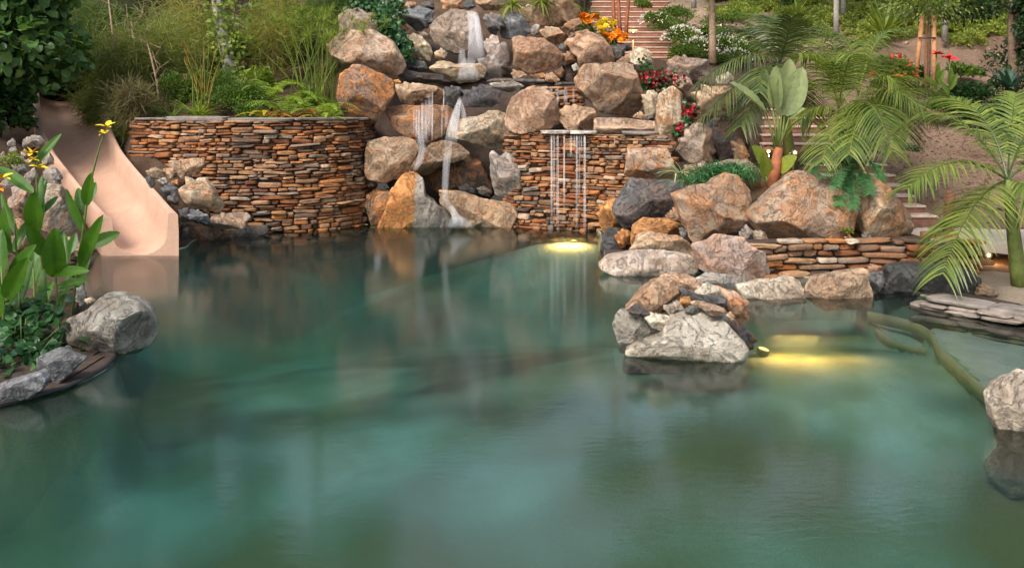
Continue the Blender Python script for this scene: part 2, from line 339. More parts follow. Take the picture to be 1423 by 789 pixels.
# view | outline | depth (w = waterline row) | tone | rust | name | label | group
ROCKS = '''
A|160,270 165,200 160,110 230,70 290,60 350,95 420,70 450,130 520,260 400,290|13.1|mauve|.3|boulder|grey-brown boulder behind the big pale hump-backed boulder at the top left of the cascade|c
A|75,300 120,250 230,205 300,215 380,205 440,235 520,290 590,420 590,480 540,515 450,490 380,460 300,450 200,440 110,380|12.4|cream|.35|boulder|big pale hump-backed boulder with a smooth grey right shoulder, above the left stone wall|c
A|150,640 180,500 240,445 320,455 440,510 520,560 525,640 470,760 400,845 219,835 165,750|11.55|brown|.8|boulder|large rust-streaked brown boulder standing at the right end of the left stone wall|c
A|560,80 700,45 800,75 790,140 730,205 680,205 610,150|13.75|blue|0|boulder|smooth dark grey boulder left of the flat-faced boulder the top fall runs down|c
A|590,300 600,250 650,225 720,250 790,330 790,400 760,435 690,410 620,400|13.3|cream|.15|boulder|cream boulder beside the ivy, below the smooth dark grey boulder|c
A|615,430 680,415 740,425 765,470 700,500 640,490|12.9|slate|0|stone|small black stone sitting under the cream boulder beside the ivy|c
A|805,360 850,335 890,360 895,395 840,415 815,400|13.2|cream|.4|stone|small cream block wedged left under the flat-faced fall boulder|c
A|690,225 730,215 785,250 780,275 720,250|13.55|grey|.2|stone|small grey stone wedged between the dark grey and the flat-faced boulder|c
A|780,190 820,115 900,75 1000,70 1080,85 1110,180 1080,300 1030,360 960,380 880,340 810,290 785,250|13.45|mauve|.12|boulder|great flat-faced grey boulder with the top fall running down its right side|c
A|770,470 850,415 950,440 1100,440 1155,470 1140,530 1080,560 980,570 870,540|12.9|cream|.3|boulder|low cream boulder on which the top fall lands|c
A|1145,290 1200,240 1240,250 1265,340 1180,380 1150,330|13.3|pale|0|stone|pale striped wedge of stone right of the top fall|c
Z|664,86 690,68 700,58 709,72 712,92 698,110 680,114 668,106|13.1|grey|.1|boulder|grey slanting boulder right of the top fall, under the striped wedge|c
A|1145,110 1200,85 1260,110 1275,180 1220,240 1170,205|13.8|blue|.25|boulder|rounded dark boulder immediately right of the head of the top fall|c
A|860,60 870,-10 990,-10 1000,75 930,80|14.4|tan|.6|boulder|rusty tan block at the very top, directly behind the head of the top fall|c
A|1000,40 1020,0 1080,10 1090,50 1040,75|14.25|slate|0|stone|small black stone at the head of the top fall|c
A|1080,0 1110,-40 1280,-40 1290,50 1230,75 1150,70|14.5|tan|.3|boulder|tan boulder at the top edge beside the black stone heading the fall|c
A|600,50 620,5 680,20 685,50 630,60|14.2|tan|.9|stone|small bright rusty stone on top of the dark grey boulder|c
A|700,50 740,10 800,15 805,70|14.3|slate|.1|stone|dark wedge of slate behind the smooth dark grey boulder|c
A|480,60 530,-30 600,-20 600,60 560,120|14.3|tan|.3|boulder|tan boulder at the top edge behind the trailing ivy|c
A|560,100 600,160 640,200 590,230 540,180|13.6|tan|.4|stone|narrow tan stone peeping out right of the ivy|c
A|560,500 600,480 690,500 850,510 880,545 800,570 680,565 580,540|12.6|slate|.15|flat_rock|dark wet slab edging the upper ledge, left of the cream landing boulder|c
T|130,140 180,120 280,110 430,125 540,150 560,190 450,270 330,290 330,330 250,320 200,300|12.0|pink|.15|flat_rock|pink overhanging ledge rock over which the thin left curtain falls|c
T|510,170 560,150 620,180 625,250 610,300 520,310|12.1|brown|.5|stone|squat rusty stone between the pink ledge rock and the slate spout|c
T|110,80 170,75 205,110 190,135 140,130|12.3|orange|.6|stone|tiny bright orange stone lying on the pink ledge rock|c
T|635,160 700,140 780,150 830,200 800,260 760,290 740,380 690,330 640,300|12.1|blue|0|boulder|wet grey-blue stone forming the left lip of the main spout|c
T|810,270 850,200 1000,120 1060,130 1190,210 1180,290 1130,330 980,350 850,345|12.05|blue|.1|boulder|angular wet slate with white runnels forming the right lip of the main spout|c
T|60,370 130,345 300,350 560,330 680,340 705,400 690,560 620,640 500,700 400,680 250,640 140,560|11.85|brown|.75|boulder|broad rusty brown rock behind the thin left curtain|c
T|670,640 700,480 860,460 1010,430 1060,390 1160,385 1250,430 1260,600 1260,700 1200,780 1100,770 900,700|11.75|cream|.25|boulder|broad pale rock with a shadowed brown underside right of the main spout|c
B|120,400 140,210 240,180 330,180 420,200 445,240 410,350 340,430 250,455 140,430|11.5|tan|.3|boulder|squarish tan boulder at the left foot of the cascade above the brown one|c
B|395,390 440,300 520,220 580,200 680,220 748,265 740,310 640,335 560,375 480,415|11.45|tan|.25|boulder|tan arching rock whose wet crown takes the thin left curtain|c
B|480,415 620,340 760,270 830,330 885,470 880,525 700,530 560,510|11.85|dark|.5|boulder|dark brown hollow rock in the shade under the arching rock|c
B|180,720 290,480 360,410 420,405 470,440 490,520 560,590 665,665 640,705 560,735|w318|orange|1|boulder|bright orange pyramid boulder with a grey right half at the foot of the fall|c
B|120,560 150,495 280,505 320,560 260,700 165,700|w313|brown|.7|boulder|rounded rusty brown boulder behind the left of the orange pyramid|c
B|590,510 700,520 850,555 1000,580 1045,640 990,720 840,730 700,720 660,650 600,580|w317|tan|.3|boulder|long low tan boulder at the foot of the fall right of the orange pyramid|c
B|880,270 900,262 940,300 1000,265 1030,310 1070,350 1060,500 1000,545 910,525 885,400|11.35|grey|.12|boulder|upright grey-brown block standing left of the right stone wall|c
B|690,480 740,465 790,500 760,530 700,520|11.5|slate|0|stone|small wet dark stone under the dark hollow rock|c
B|800,490 840,475 900,510 870,545 815,520|11.45|slate|.15|stone|small dark wedge between the hollow rock and the upright block|c
B|110,450 165,440 180,480 130,490|11.6|grey|.2|stone|small grey stone between the squarish tan and rounded brown boulders by the left wall|c
C|65,200 90,110 130,70 190,90 250,170 230,215 150,235 80,230|14.0|blue|0|boulder|jagged blue-grey boulder above the big brown rounded block|c
C|185,60 240,30 280,40 285,135 230,140 190,100|14.3|tan|.3|stone|upright tan stone between the blue-grey boulder and the brown peak|c
C|285,155 300,60 360,-20 480,-20 545,60 520,130 440,150 340,165|14.6|brown|.3|boulder|broad brown peak-shaped boulder at the top edge left of the marigolds|c
C|305,190 350,155 420,175 460,210 450,250 410,272 340,235|13.8|pink|.3|boulder|pinkish oval boulder lying above the right shoulder of the big brown block|c
C|245,190 270,148 308,148 305,215 260,215|14.0|grey|.05|stone|small grey cube left of the pinkish oval boulder|c
C|145,240 190,225 330,235 400,290 445,350 420,400 310,440 240,452 150,400|13.0|brown|.3|boulder|big brown rounded block between the top fall and the marigold boulder|c
C|440,170 480,130 550,108 565,150 555,190 480,215|14.1|brown|.25|boulder|greenish brown boulder below the left orange marigolds|c
C|455,265 500,205 600,180 620,230 510,270 490,310 460,305|13.7|brown|.4|boulder|brown boulder between the oval boulder and the marigold boulder|c
C|490,250 540,210 620,195 690,230 750,300 760,380 700,405 560,412 540,350 500,310|12.9|pink|.25|boulder|large pinkish tan boulder with a split top, right under the yellow flowers|c
C|450,335 500,300 548,330 545,380 470,388|13.0|brown|.45|stone|small rust-brown stone left under the split-topped boulder|c
C|420,280 440,265 462,280 455,308 425,305|13.5|slate|0|stone|tiny dark stone under the pinkish oval boulder|c
C|738,280 815,258 832,300 800,345 765,362|13.0|slate|.1|stone|dark angular stone under the right orange marigolds|c
C|812,255 860,272 875,305 832,315|13.3|slate|.15|stone|dark grey stone behind the angular one, by the path lamp|c
C|850,345 890,290 960,300 992,330 980,405 900,410 860,385|12.75|cream|.2|boulder|two-toned cracked cream boulder at the foot of the upper stairs|c
C|770,375 850,325 870,385 860,410 800,400|12.9|brown|.2|flat_rock|flat brown rock between the dark stones and the cracked cream boulder|c
C|525,470 580,400 700,390 800,385 870,400 895,470 935,620 920,660 840,705 760,695 680,690 600,600 540,540|11.8|tan|.35|boulder|massive tan boulder with a pale top, above the right stone wall|c
Z|702,165 712,137 726,125 742,120 758,124 771,139 778,155 777,172 755,181 722,185 705,177|11.3|pink|.2|boulder|pinkish humped boulder sitting on the left end of the right stone wall|c
Z|775,150 794,145 826,151 829,164 826,182 805,187 783,178|11.3|pink|.12|boulder|pale pink block sitting just above the curtain of thin streams|c
Z|824,188 828,164 870,165 913,170 916,182 874,186 858,189|11.15|tan|.2|flat_rock|long flat tan slab lying on the right stone wall under the massive boulder|c
C|870,712 920,678 962,710 950,735|11.3|pink|.1|stone|small pink rubble stone on the long flat tan slab|c
C|950,735 975,700 1000,715 995,740|11.4|slate|.1|stone|small dark rubble stone beside the pink one on the long tan slab|c
Z|893,141 899,127 908,126 916,135 914,168 898,161|11.6|cream|.15|boulder|cream upright rock below the crimson flowers|c
C|140,425 200,435 255,480 230,500 145,495|12.9|tan|.3|stone|tan rubble stone below the left of the big brown block|c
C|255,460 330,445 345,490 270,500|12.95|brown|.5|stone|rusty rubble stone below the middle of the big brown block|c
C|335,450 385,440 425,480 410,505 345,500|12.9|tan|.4|stone|tan rubble stone below the right corner of the big brown block|c
C|395,430 440,395 460,440 440,480 400,470|13.0|brown|.3|stone|brown rubble stone left of the wet upright slate|c
C|448,395 530,385 535,500 430,505|13.1|dark|0|flat_rock|upright wet slate in the dark gap under the split-topped boulder|c
C|495,400 530,388 555,430 525,450|12.5|white|0|stone|small whitish stone at the left corner of the massive boulder|c
C|-10,490 60,478 200,480 355,485 350,505 200,510 0,505|12.4|slate|.25|flat_rock|thin dark slab edging the upper ledge below the slanting grey boulder|c
C|400,505 525,500 535,520 410,525|12.1|slate|.1|flat_rock|thin dark slab capping the little wet wall left of the massive boulder|c
C|-10,510 70,500 150,495 215,525 130,565 30,535|12.2|white|.1|flat_rock|pale wet slab behind the pinkish humped boulder|c
E|360,600 380,520 450,480 500,510 520,600 520,690 490,740 492,800 430,830 390,800 365,720|11.0|cream|.6|boulder|tall rust-stained pale rock right of the massive boulder|c
Z|941,212 953,180 972,172 988,180 994,206 992,228 972,230 958,226|10.6|mauve|.15|boulder|tall grey-tan rounded boulder right of the rust-stained tall rock|p
E|425,380 440,310 530,315 640,330 665,390 560,445 480,445|13.0|mauve|.2|flat_rock|broad pinkish grey slab at the foot of the pale palm trunk|h
E|440,400 540,430 600,520 570,560 500,500 450,460|12.5|mauve|.3|boulder|dull reddish boulder right of the crimson flowers|h
E|590,520 620,480 760,480 830,530 800,590 640,640 600,590|11.9|tan|.25|boulder|tan boulder under the drooping left frond of the dark palm|h
E|690,430 760,395 792,430 770,462 700,460|12.4|pale|.1|stone|pale grey stone under the dark palm, behind the tan boulder|h
Z|975,178 990,165 1010,163 1033,180 1040,205 1035,222 1000,226 985,200|10.9|slate|.2|boulder|dark shaded boulder right of the tall grey-tan rounded one|p
Z|1018,200 1030,192 1042,215 1040,228 1022,225|10.5|tan|.2|stone|tan stone in front of the dark shaded boulder|p
G|195,230 210,105 240,100 420,105 470,230 460,270 330,277 200,262|10.15|tan|.7|boulder|rust-orange square block against the right end of the right stone wall|p
G|125,430 170,360 230,270 330,285 500,285 515,320 460,420 380,480 280,500 200,545 150,495|9.7|slate|.12|boulder|big dark slate boulder under the rust-orange square block|p
G|45,470 60,400 140,378 170,480 210,545 120,585 70,565|9.95|orange|.5|boulder|orange-brown boulder left of the big dark slate boulder|p
G|55,660 80,550 150,540 170,600 200,655 140,690|w350|slate|0|boulder|black wet block at the waterline beside the pool light|p
G|133,590 180,545 222,560 222,625 170,655|9.4|orange|.4|stone|small orange and grey stone between the black block and the pink-orange boulder|p
G|220,610 240,530 300,490 430,490 495,520 495,590 420,605 330,580 235,660|9.25|orange|.2|boulder|pink-orange rounded boulder under the big dark slate boulder|p
G|222,660 270,580 330,560 480,580 555,640 562,690 480,700 300,680|8.85|pink|.3|boulder|low pink boulder with a dark patch behind the pale waterline slab|p
G|460,360 560,310 640,300 740,240 820,260 885,340 880,500 800,550 700,580 600,615 550,600 510,500 475,420|9.0|tan|.45|boulder|huge angular tan boulder with a rusty lower face in the middle of the right pile|p
G|415,475 460,430 500,450 500,500 430,495|9.4|brown|.5|stone|small brown stone between the slate and the huge angular boulder|p
G|480,530 520,540 540,600 500,590|9.1|blue|0|stone|small blue-grey stone under the left corner of the huge angular boulder|p
G|690,190 760,165 860,165 930,220 940,300 850,260 750,240|9.9|mauve|.1|boulder|grey-tan flat-topped boulder behind the huge angular boulder|p
G|505,240 530,195 600,200 625,240 580,280 520,300|9.8|tan|.3|stone|small tan stone beneath the striped spider plant|p
G|585,190 620,175 665,195 640,215 595,212|10.1|mauve|.1|stone|small mauve stone behind the green fern patch|p
G|888,575 930,535 985,590 960,625 900,615|8.6|cream|.5|stone|small orange-cream stone at the left foot of the widest boulder|p
G|818,570 860,525 895,560 882,615 830,605|8.5|grey|0|stone|small grey stone between the huge angular and the widest boulder|p
Z|961,337 977,337 997,328 1030,329 1040,342 1061,352 1066,378 1060,394 1035,394 1000,382 970,372|w392|mauve|.3|boulder|mauve flat-faced boulder at the waterline under the huge angular boulder|p
I|60,100 100,60 250,35 400,28 540,60 592,90 570,150 400,185 200,170 60,135|w384|pale|.15|flat_rock|long pale slab lying in the water at the foot of the right pile|p
I|585,130 620,108 700,130 745,150 640,170|w380|slate|0|stone|small blue-black stone right of the long pale slab|p
I|580,190 640,155 760,165 850,180 840,235 700,230|w394|grey|.05|flat_rock|grey stone half sunk before the mauve flat-faced boulder|p
I|812,222 900,205 1100,180 1150,200 1182,290 1000,302 860,292|w416|pale|.15|flat_rock|pale flat-topped slab standing alone in the water before the low wall|p
I|195,360 250,280 340,200 410,180 480,205 510,280 440,310 420,370 330,380 270,350|5.85|pink|.25|boulder|pink boulder on the left shoulder of the rock island|i
I|385,190 430,160 540,165 620,210 590,270 500,250|6.1|pink|.3|boulder|pink boulder at the very top of the rock island|i
I|575,265 640,208 700,230 742,290 650,295|5.85|pale|.05|stone|white-topped wedge near the top of the rock island|i
I|490,225 560,270 742,292 742,335 640,340 540,300|5.8|slate|0|stone|dark stone under the white-topped wedge of the rock island|i
I|700,235 800,260 870,310 888,380 850,440 780,400 740,330|5.9|pink|.6|boulder|red-brown boulder forming the right shoulder of the rock island|i
I|130,440 150,380 190,355 260,380 380,450 410,470 380,515 260,555 160,535|w478|grey|0|boulder|grey boulder with a dark right face at the left front of the rock island|i
I|190,592 290,535 400,492 425,425 510,378 610,350 680,395 765,460 840,555 838,600 740,645 600,648 340,615|w503|pale|0|boulder|large pale triangular slab at the front of the rock island|i
I|295,400 340,375 430,390 438,430 400,470 340,450|5.6|pale|.1|stone|cream stone left of the triangular slab on the rock island|i
I|485,310 500,290 550,285 552,345 510,350|5.7|orange|.4|stone|small orange stone in the middle of the rock island|i
I|405,345 480,308 530,370 500,390 440,392|5.65|grey|.15|stone|small grey stone in the middle of the rock island|i
I|545,320 600,310 745,350 745,380 620,355|5.6|cream|.2|flat_rock|thin cream slab above the triangular slab of the rock island|i
I|520,370 560,325 600,345 610,370 560,395|5.6|slate|.1|stone|small dark stone under the thin cream slab of the rock island|i
I|630,360 740,385 700,400 650,395|5.55|slate|.3|stone|dark chip right under the thin cream slab of the rock island|i
I|740,385 770,370 795,400 770,415|5.6|tan|.5|stone|tiny tan stone against the red-brown boulder of the rock island|i
I|705,410 780,400 840,440 900,500 900,550 850,575 800,520|w484|slate|.35|boulder|dark grey and tan boulder at the right front of the rock island|i
I|200,360 260,322 328,365 300,398|5.6|slate|.25|stone|small dark stone on top of the grey left boulder of the rock island|i
J|73,245 110,180 400,130 422,160 442,300 160,305 75,275|w416|tan|.12|flat_rock|tan flat-topped block at the water's edge between pale slab and black rock|p
J|408,150 440,105 512,125 500,155|7.5|brown|.3|stone|small brown stone perched left on the long black rock|p
J|418,155 500,150 510,200 470,265 430,225|7.35|slate|0|stone|dark stone between the tan block and the long black rock|p
J|455,275 530,150 510,110 700,100 830,110 970,140 1032,190 1010,270 900,282 700,297 620,275 550,235|w412|slate|0|boulder|long black shelf rock at the waterline below the right-hand palm|p
J|1005,275 1050,210 1110,245 1140,275|7.3|tan|.2|stone|small tan stone at the right end of the long black rock|p
Z|1044,300 1063,274 1086,256 1105,243 1120,241 1140,251 1171,269 1181,294 1178,317 1153,332 1120,334 1085,336 1060,326|8.65|tan|.5|boulder|widest boulder, brown and rounded, sitting on the low stone wall|p
S|265,400 300,280 340,250 400,270 470,340 570,430 590,490 570,590 520,622 400,605 300,575|8.7|tan|.45|boulder|pointed boulder with a white crest beside the lower stairs|p
S|235,470 270,440 292,560 245,575|8.9|slate|0|stone|black stone in the gap between the widest and the pointed boulder|p
S|193,605 240,580 312,620 292,660 220,655|8.4|orange|.3|stone|small orange block on the low stone wall between the two big boulders|p
S|308,570 350,575 372,645 320,660|8.45|slate|0|stone|upright dark chip on the low wall left under the pointed boulder|p
S|412,635 480,600 542,620 505,665 440,672|8.35|tan|.35|stone|small tan stone on the low wall under the pointed boulder|p
Z|1374,548 1382,536 1402,526 1423,519 1460,526 1500,565 1490,610 1417,612 1393,598 1378,574|w604|pale|0|boulder|whitish boulder cut off by the right edge of the picture|p
L|318,430 370,330 500,260 570,197 640,205 750,240 800,290 822,400 780,500 700,540 640,517 480,532 400,492 340,462|5.65|ash|.05|boulder|big speckled grey boulder overhanging the water at the left flower bed|l
L|213,595 230,530 320,495 470,545 400,612 300,700 225,655|5.0|blue|0|boulder|blue-grey angular rock in front of the speckled grey boulder|l
L|-40,700 100,650 220,617 252,660 230,712 110,785 -40,815|4.72|blue|0|boulder|blue-grey long rock at the left edge of the picture by the black pool rim|l
L|420,190 440,115 462,170 462,230 430,285|6.6|white|0|stone|thin whitish stone standing behind the canna stems|l
L|460,218 500,210 522,232 480,250|6.5|cream|.3|stone|small cream stone behind the top of the speckled grey boulder|l
N|30,375 60,330 150,315 180,420 240,520 100,480 40,430|8.0|mauve|.4|boulder|reddish veined boulder left of the brown-flecked one in the bank beside the slide|l
N|180,400 260,300 335,310 380,420 388,565 330,575 240,525|8.1|mauve|.35|boulder|brown-flecked boulder with a white rim touching the left side of the slide|l
N|60,590 100,570 145,590 165,650 100,705 55,660|7.5|pink|.3|boulder|pinkish boulder low among the canna stems|l
N|80,475 160,540 165,590 90,570|7.7|tan|.5|stone|rusty tan stone under the reddish veined boulder|l
N|325,575 400,600 445,640 430,695 345,690|7.9|tan|.2|stone|pale tan stone at the water beside the left foot of the slide|l
N|0,580 60,620 60,700 0,720|7.4|cream|.5|stone|orange-cream stone at the left edge behind the canna leaves|l
U|55,125 105,80 140,110 130,150 80,155|9.9|grey|0|stone|pointed grey stone topmost in the bank left of the slide|l
U|190,110 260,55 350,60 395,120 300,165 200,165|9.9|grey|.1|boulder|flat grey boulder topmost against the slide's left side|l
U|85,170 130,155 165,200 130,225 90,220|9.6|grey|0|stone|grey stone under the pointed one in the bank left of the slide|l
U|105,240 150,220 235,285 200,305 120,285|9.3|blue|0|stone|smooth blue-grey stone in the middle of the bank left of the slide|l
U|185,215 230,180 250,240 215,260|9.45|mauve|.3|stone|reddish stone among the grey ones in the bank left of the slide|l
U|100,330 150,295 230,325 265,375 215,415 120,395|9.0|grey|0|boulder|rounded grey stone behind the yellow canna flowers left of the slide|l
U|215,285 265,270 300,340 265,360|9.1|mauve|.4|stone|small maroon stone beside the rounded grey one left of the slide|l
U|220,430 310,350 340,430 290,500|8.7|grey|.1|boulder|grey stone behind the canna stalk left of the slide|l
U|380,230 440,200 480,260 485,330 400,320|9.2|grey|.1|stone|grey stone pressed against the slide's left wall|l
U|370,400 420,335 500,350 545,420 545,500 430,490|8.75|grey|.1|boulder|large dark-based grey boulder against the slide's left wall|l
U|-20,250 20,200 45,260 10,290|9.3|pale|0|stone|pale stone at the left edge above the cannas|l
U|10,490 60,430 150,470 170,530 60,540|8.6|grey|0|boulder|grey stone at the left edge over the reddish veined boulder|l
N|915,175 1110,155 1122,190 1080,240 1000,272 960,222|10.15|tan|.3|boulder|tan wedge-shaped rock leaning on the left stone wall, topmost by the slide|s
N|978,335 1010,285 1120,265 1160,310 1222,430 1190,458 1080,432 1010,392|9.9|cream|.5|boulder|glittering golden rock leaning on the left stone wall|s
N|798,230 850,205 902,235 882,272 830,267|10.2|tan|.2|stone|rounded tan stone right of the slide, nearest the shrubs|s
N|893,215 960,212 972,260 922,272|10.25|pink|.3|stone|pinkish stone left of the tan wedge-shaped rock|s
N|858,278 900,262 922,290 882,312|10.0|grey|0|stone|small light grey stone right of the slide under the pinkish one|s
N|876,335 930,290 982,330 972,352 900,364|9.9|slate|0|stone|dark faceted stone left of the glittering golden rock|s
N|918,362 960,355 988,390 972,422 920,395|9.8|slate|.1|stone|dark stone below the faceted one, touching the slide|s
N|788,265 820,250 852,300 830,325|9.9|slate|.05|stone|narrow dark stone pressed against the slide's right wall|s
N|935,285 970,275 978,308 950,312|9.95|orange|.6|stone|tiny orange stone left of the glittering golden rock|s
N|1028,440 1080,440 1152,480 1130,518 1050,502|9.75|blue|0|stone|blue-grey stone below the glittering golden rock|s
N|978,440 1030,428 1042,505 998,510|9.7|slate|0|stone|blackish upright stone beside the slide mouth|s
N|1138,492 1200,460 1350,460 1372,482 1320,542 1220,552 1150,522|9.9|mauve|.25|boulder|flat-topped brown-grey rock at the foot of the left stone wall|s
N|988,512 1060,510 1180,545 1262,592 1250,605 1070,615 1000,602|w334|dark|.25|flat_rock|dark sloping slab at the water right of the slide mouth|s
N|982,555 1030,545 1037,605 988,620|w336|slate|0|stone|dark stone in the corner by the slide mouth|s
O|560,680 650,655 745,645 762,690 660,708 560,712|w329|slate|.1|flat_rock|grey slab at the waterline before the left stone wall|s
'''
GROUPS = dict(c='rocks of the waterfall cascade', p='rocks of the pile at the right shore', i='rocks of the island in the pool', l='rocks of the left shore', s='rocks between slide and left stone wall', h='rocks on the slope by the palms')
rocks = []
for ln in ROCKS.strip().split('\n'):
    vw, pts, dep, tone, rust, nm, lab, gr = ln.split('|')
    x0, y0, sc = VIEWS[vw]
    poly = np.array([[x0 + float(a.split(',')[0]) / sc, y0 + float(a.split(',')[1]) / sc] for a in pts.split()])
    span = poly.max(0) - poly.min(0)
    if dep[0] == 'w':
        yw = float(dep[1:]); ywater = F * H / (yw - HY)
        D = 0.36 * (span[0] * span[1]) ** 0.5 * ywater / F
        Y = ywater + 0.75 * D
        low = poly[:, 1] > yw - 0.10 * span[1]                  # what stands in water goes on below the surface
        poly[low, 1] += 0.14 * span[1] + 5
    else:
        Y = float(dep) * K; D = 0.46 * (span[0] * span[1]) ** 0.5 * Y / F
    pl = np.stack([(poly[:, 0] - CX) * Y / F, H - (poly[:, 1] - HY) * Y / F], 1)
    # centre of area
    a = np.roll(pl, -1, 0); cr = pl[:, 0] * a[:, 1] - a[:, 0] * pl[:, 1]
    c = ((pl + a) * cr[:, None]).sum(0) / (3 * cr.sum())
    rocks.append(dict(pl=pl - c, c=np.array([c[0], Y, c[1]]), D=D, tone=tone, rust=min(1.0, float(rust) * 1.1), name=nm, label=lab, group=GROUPS[gr], gk=gr, px=span.max(), water=dep[0] == 'w'))

# ------------------------------------------------------------------ lie of the land
GP = '''50,480,5.4 0,500,5.0 -200,480,5.2 100,430,6.2 60,385,7.3 0,300,8.6 -200,300,8.5 50,260,9.4 20,195,10.6 -150,200,11 130,345,9.2 139,297,10.2 115,266,10.8 100,235,11.5 95,190,12.5
220,275,10.2 190,200,11.4 220,165,11.4 350,163,11.4 470,165,11.8 300,150,13 450,140,13 200,120,14 50,130,14 300,60,17 100,40,18 -100,100,14 -300,150,12 300,-100,24 0,-100,24 -300,0,20 450,30,16
560,260,12.3 650,260,12.4 540,180,12.6 650,190,12.6 590,125,12.9 680,125,12.9 760,122,12.9 620,114,13.3 740,114,13.4 520,95,13.6 640,50,14.6 720,50,14.8 560,40,14.9 480,50,15 640,-10,15.8 760,-5,15.8 700,-70,18 600,-200,24
740,250,11.9 840,250,11.6 740,186,11.4 790,186,11.4 850,186,11.5 830,112,13.1 900,103,13.2 800,60,14.8 820,95,16 885,97,15.6 860,52,18 870,10,21 870,-35,24
980,90,14.5 960,60,17 1000,20,20 930,20,20.5 1000,190,11.7 940,215,11.3 1040,240,10.5 980,255,10.3 900,280,10.4 930,350,9.5 1000,335,9.5 1060,335,8.9 1110,260,9.9 1140,245,10.3 1200,255,9.7 1060,215,11.5 1120,175,12.6 1180,150,13.5 1100,90,16 1150,62,19
1300,316,9.4 1240,318,9.3 1350,316,9.4 1420,318,9.3 1500,322,9.2 1280,331,8.6 1200,333,8.6 1120,338,8.6 1225,228,10.8 1180,190,12.2 1330,275,10.4 1300,222,11.5 1400,270,10.4 1400,205,12 1300,190,12.4 1260,203,12.2
1350,135,15 1250,125,15 1300,104,16.3 1400,104,16.3 1220,98,16.3 1300,62,17 1400,64,17 1200,60,17.5 1300,20,19.5 1150,20,20.5 1400,20,19.5 1300,-70,25 1000,-40,25 1500,-50,23 1600,100,15 1600,250,10.5 1300,-330,38 900,-330,38 300,-330,38 1800,-250,32 -500,-300,32
1330,401,7.6 1400,405,7.4 1423,414,7.1 1500,430,6.8 1390,396,8.0 1460,396,8.0 1500,520,4.9 1600,600,4.2 1700,480,6'''
gp = np.array([P(*map(float, a.split(','))) for a in GP.split()])
_d = lambda A, B: np.sqrt(((A[:, None, :] - B[None]) ** 2).sum(2))
def _tps(r): return np.where(r > 1e-9, r * r * np.log(r + 1e-12), 0)
_n = len(gp); _A = np.zeros((_n + 3, _n + 3)); _A[:_n, :_n] = _tps(_d(gp[:, :2], gp[:, :2])) + np.eye(_n) * 0.04
_A[:_n, _n] = 1; _A[:_n, _n + 1:] = gp[:, :2]; _A[_n:, :_n] = _A[:_n, _n:].T
_w = np.linalg.solve(_A, np.concatenate([gp[:, 2], [0, 0, 0]]))
def tps(xy):
    out = np.empty(len(xy))
    for i in range(0, len(xy), 20000):
        b = xy[i:i + 20000]; out[i:i + 20000] = _tps(_d(b, gp[:, :2])) @ _w[:_n] + _w[_n] + b @ _w[_n + 1:]
    return out
gx = np.concatenate([np.linspace(-62, -11, 28), np.arange(-10.9, 14.01, 0.11), np.linspace(15, 62, 26)])
gy = np.concatenate([np.arange(0.2, 24.0, 0.11), 24 + np.cumsum(np.linspace(0.15, 3.2, 36))])
GX, GY = np.meshgrid(gx, gy, indexing='ij')
xy = np.stack([GX.ravel(), GY.ravel()], 1)
GZ = np.clip(tps(xy), 0.06, 24)
far = np.clip((xy[:, 1] - 36) / 12, 0, 1)
GZ = GZ * (1 - far) + far * (7 + np.clip(xy[:, 1] - 34, 0, 60) * 0.32)
GZ += 0.05 * fbm(np.c_[xy * 1.3, xy[:, :1] * 0], 5, 4) * np.clip((xy[:, 1] - 6) / 6, 0.3, 1.5)
_px, _py = CX + xy[:, 0] * F / xy[:, 1], None
_wy = np.interp(_px, [188, 240, 300, 373, 433, 470, 495, 512], np.array([11.15, 10.95, 10.85, 10.83, 10.95, 11.15, 11.4, 11.8]) * K)
_m = (_px > 150) & (_px < 512) & (xy[:, 1] < _wy + .10) & (xy[:, 1] > 8 * K)
_cap = H - (np.interp(_px, [150, 190, 240, 290, 330, 345], [190, 205, 235, 300, 325, 345]) - HY) * xy[:, 1] / F
GZ[_m] = np.minimum(GZ[_m], np.maximum(_cap[_m], -.1))
_m = (_px > 180) & (_px < 520) & (xy[:, 1] > _wy + .05) & (xy[:, 1] < _wy + 1.3); GZ[_m] = np.clip(GZ[_m], P(350, 175, 10.75)[2], P(350, 166, 10.75)[2])
_wy = np.interp(_px, [700, 722, 780, 830, 880, 925], np.array([11.45, 11.3, 11.05, 10.85, 10.6, 10.5]) * K); _m = (_px > 715) & (_px < 925) & (xy[:, 1] < _wy + .12) & (xy[:, 1] > 10 * K)
GZ[_m] = np.minimum(GZ[_m], -.1)
_m = (_px > 1340) & (_px < 1640) & (xy[:, 1] > 11.1) & (xy[:, 1] < 12.9); GZ[_m] = np.minimum(GZ[_m], .07)          # hollow under the patio edge
_m = (_px > 1000) & (_px < 1345) & (xy[:, 1] < 8.12 * K) & (xy[:, 1] > 7.2 * K); GZ[_m] = np.minimum(GZ[_m], .05)
for px0, rows in ((872, [(101 - i * 7.0, 15.4 + i * .46) for i in range(17)]), (1236, [(y, 9.55 + i * .24) for i, y in enumerate((300, 286, 272, 257.5, 243.5, 229))]), (1108, [(200 - i * 12, 11.8 + .35 * i) for i in range(5)])):
    q = np.array([P(px0 + (872 - px0 if px0 == 872 else (1250 - 13 * i - px0 if px0 == 1236 else 0)), r_[0], r_[1]) for i, r_ in enumerate(rows)])
    cx_ = np.interp(xy[:, 1], q[:, 1], q[:, 0]); cz_ = np.interp(xy[:, 1], q[:, 1], q[:, 2]); hw = 1.55 if px0 == 872 else .75
    _m = (np.abs(xy[:, 0] - cx_) < hw) & (xy[:, 1] > q[0, 1] - (1.6 if px0 == 872 else .5)) & (xy[:, 1] < q[-1, 1]); GZ[_m] = np.minimum(GZ[_m], cz_[_m] - (.22 if px0 == 872 else .14))
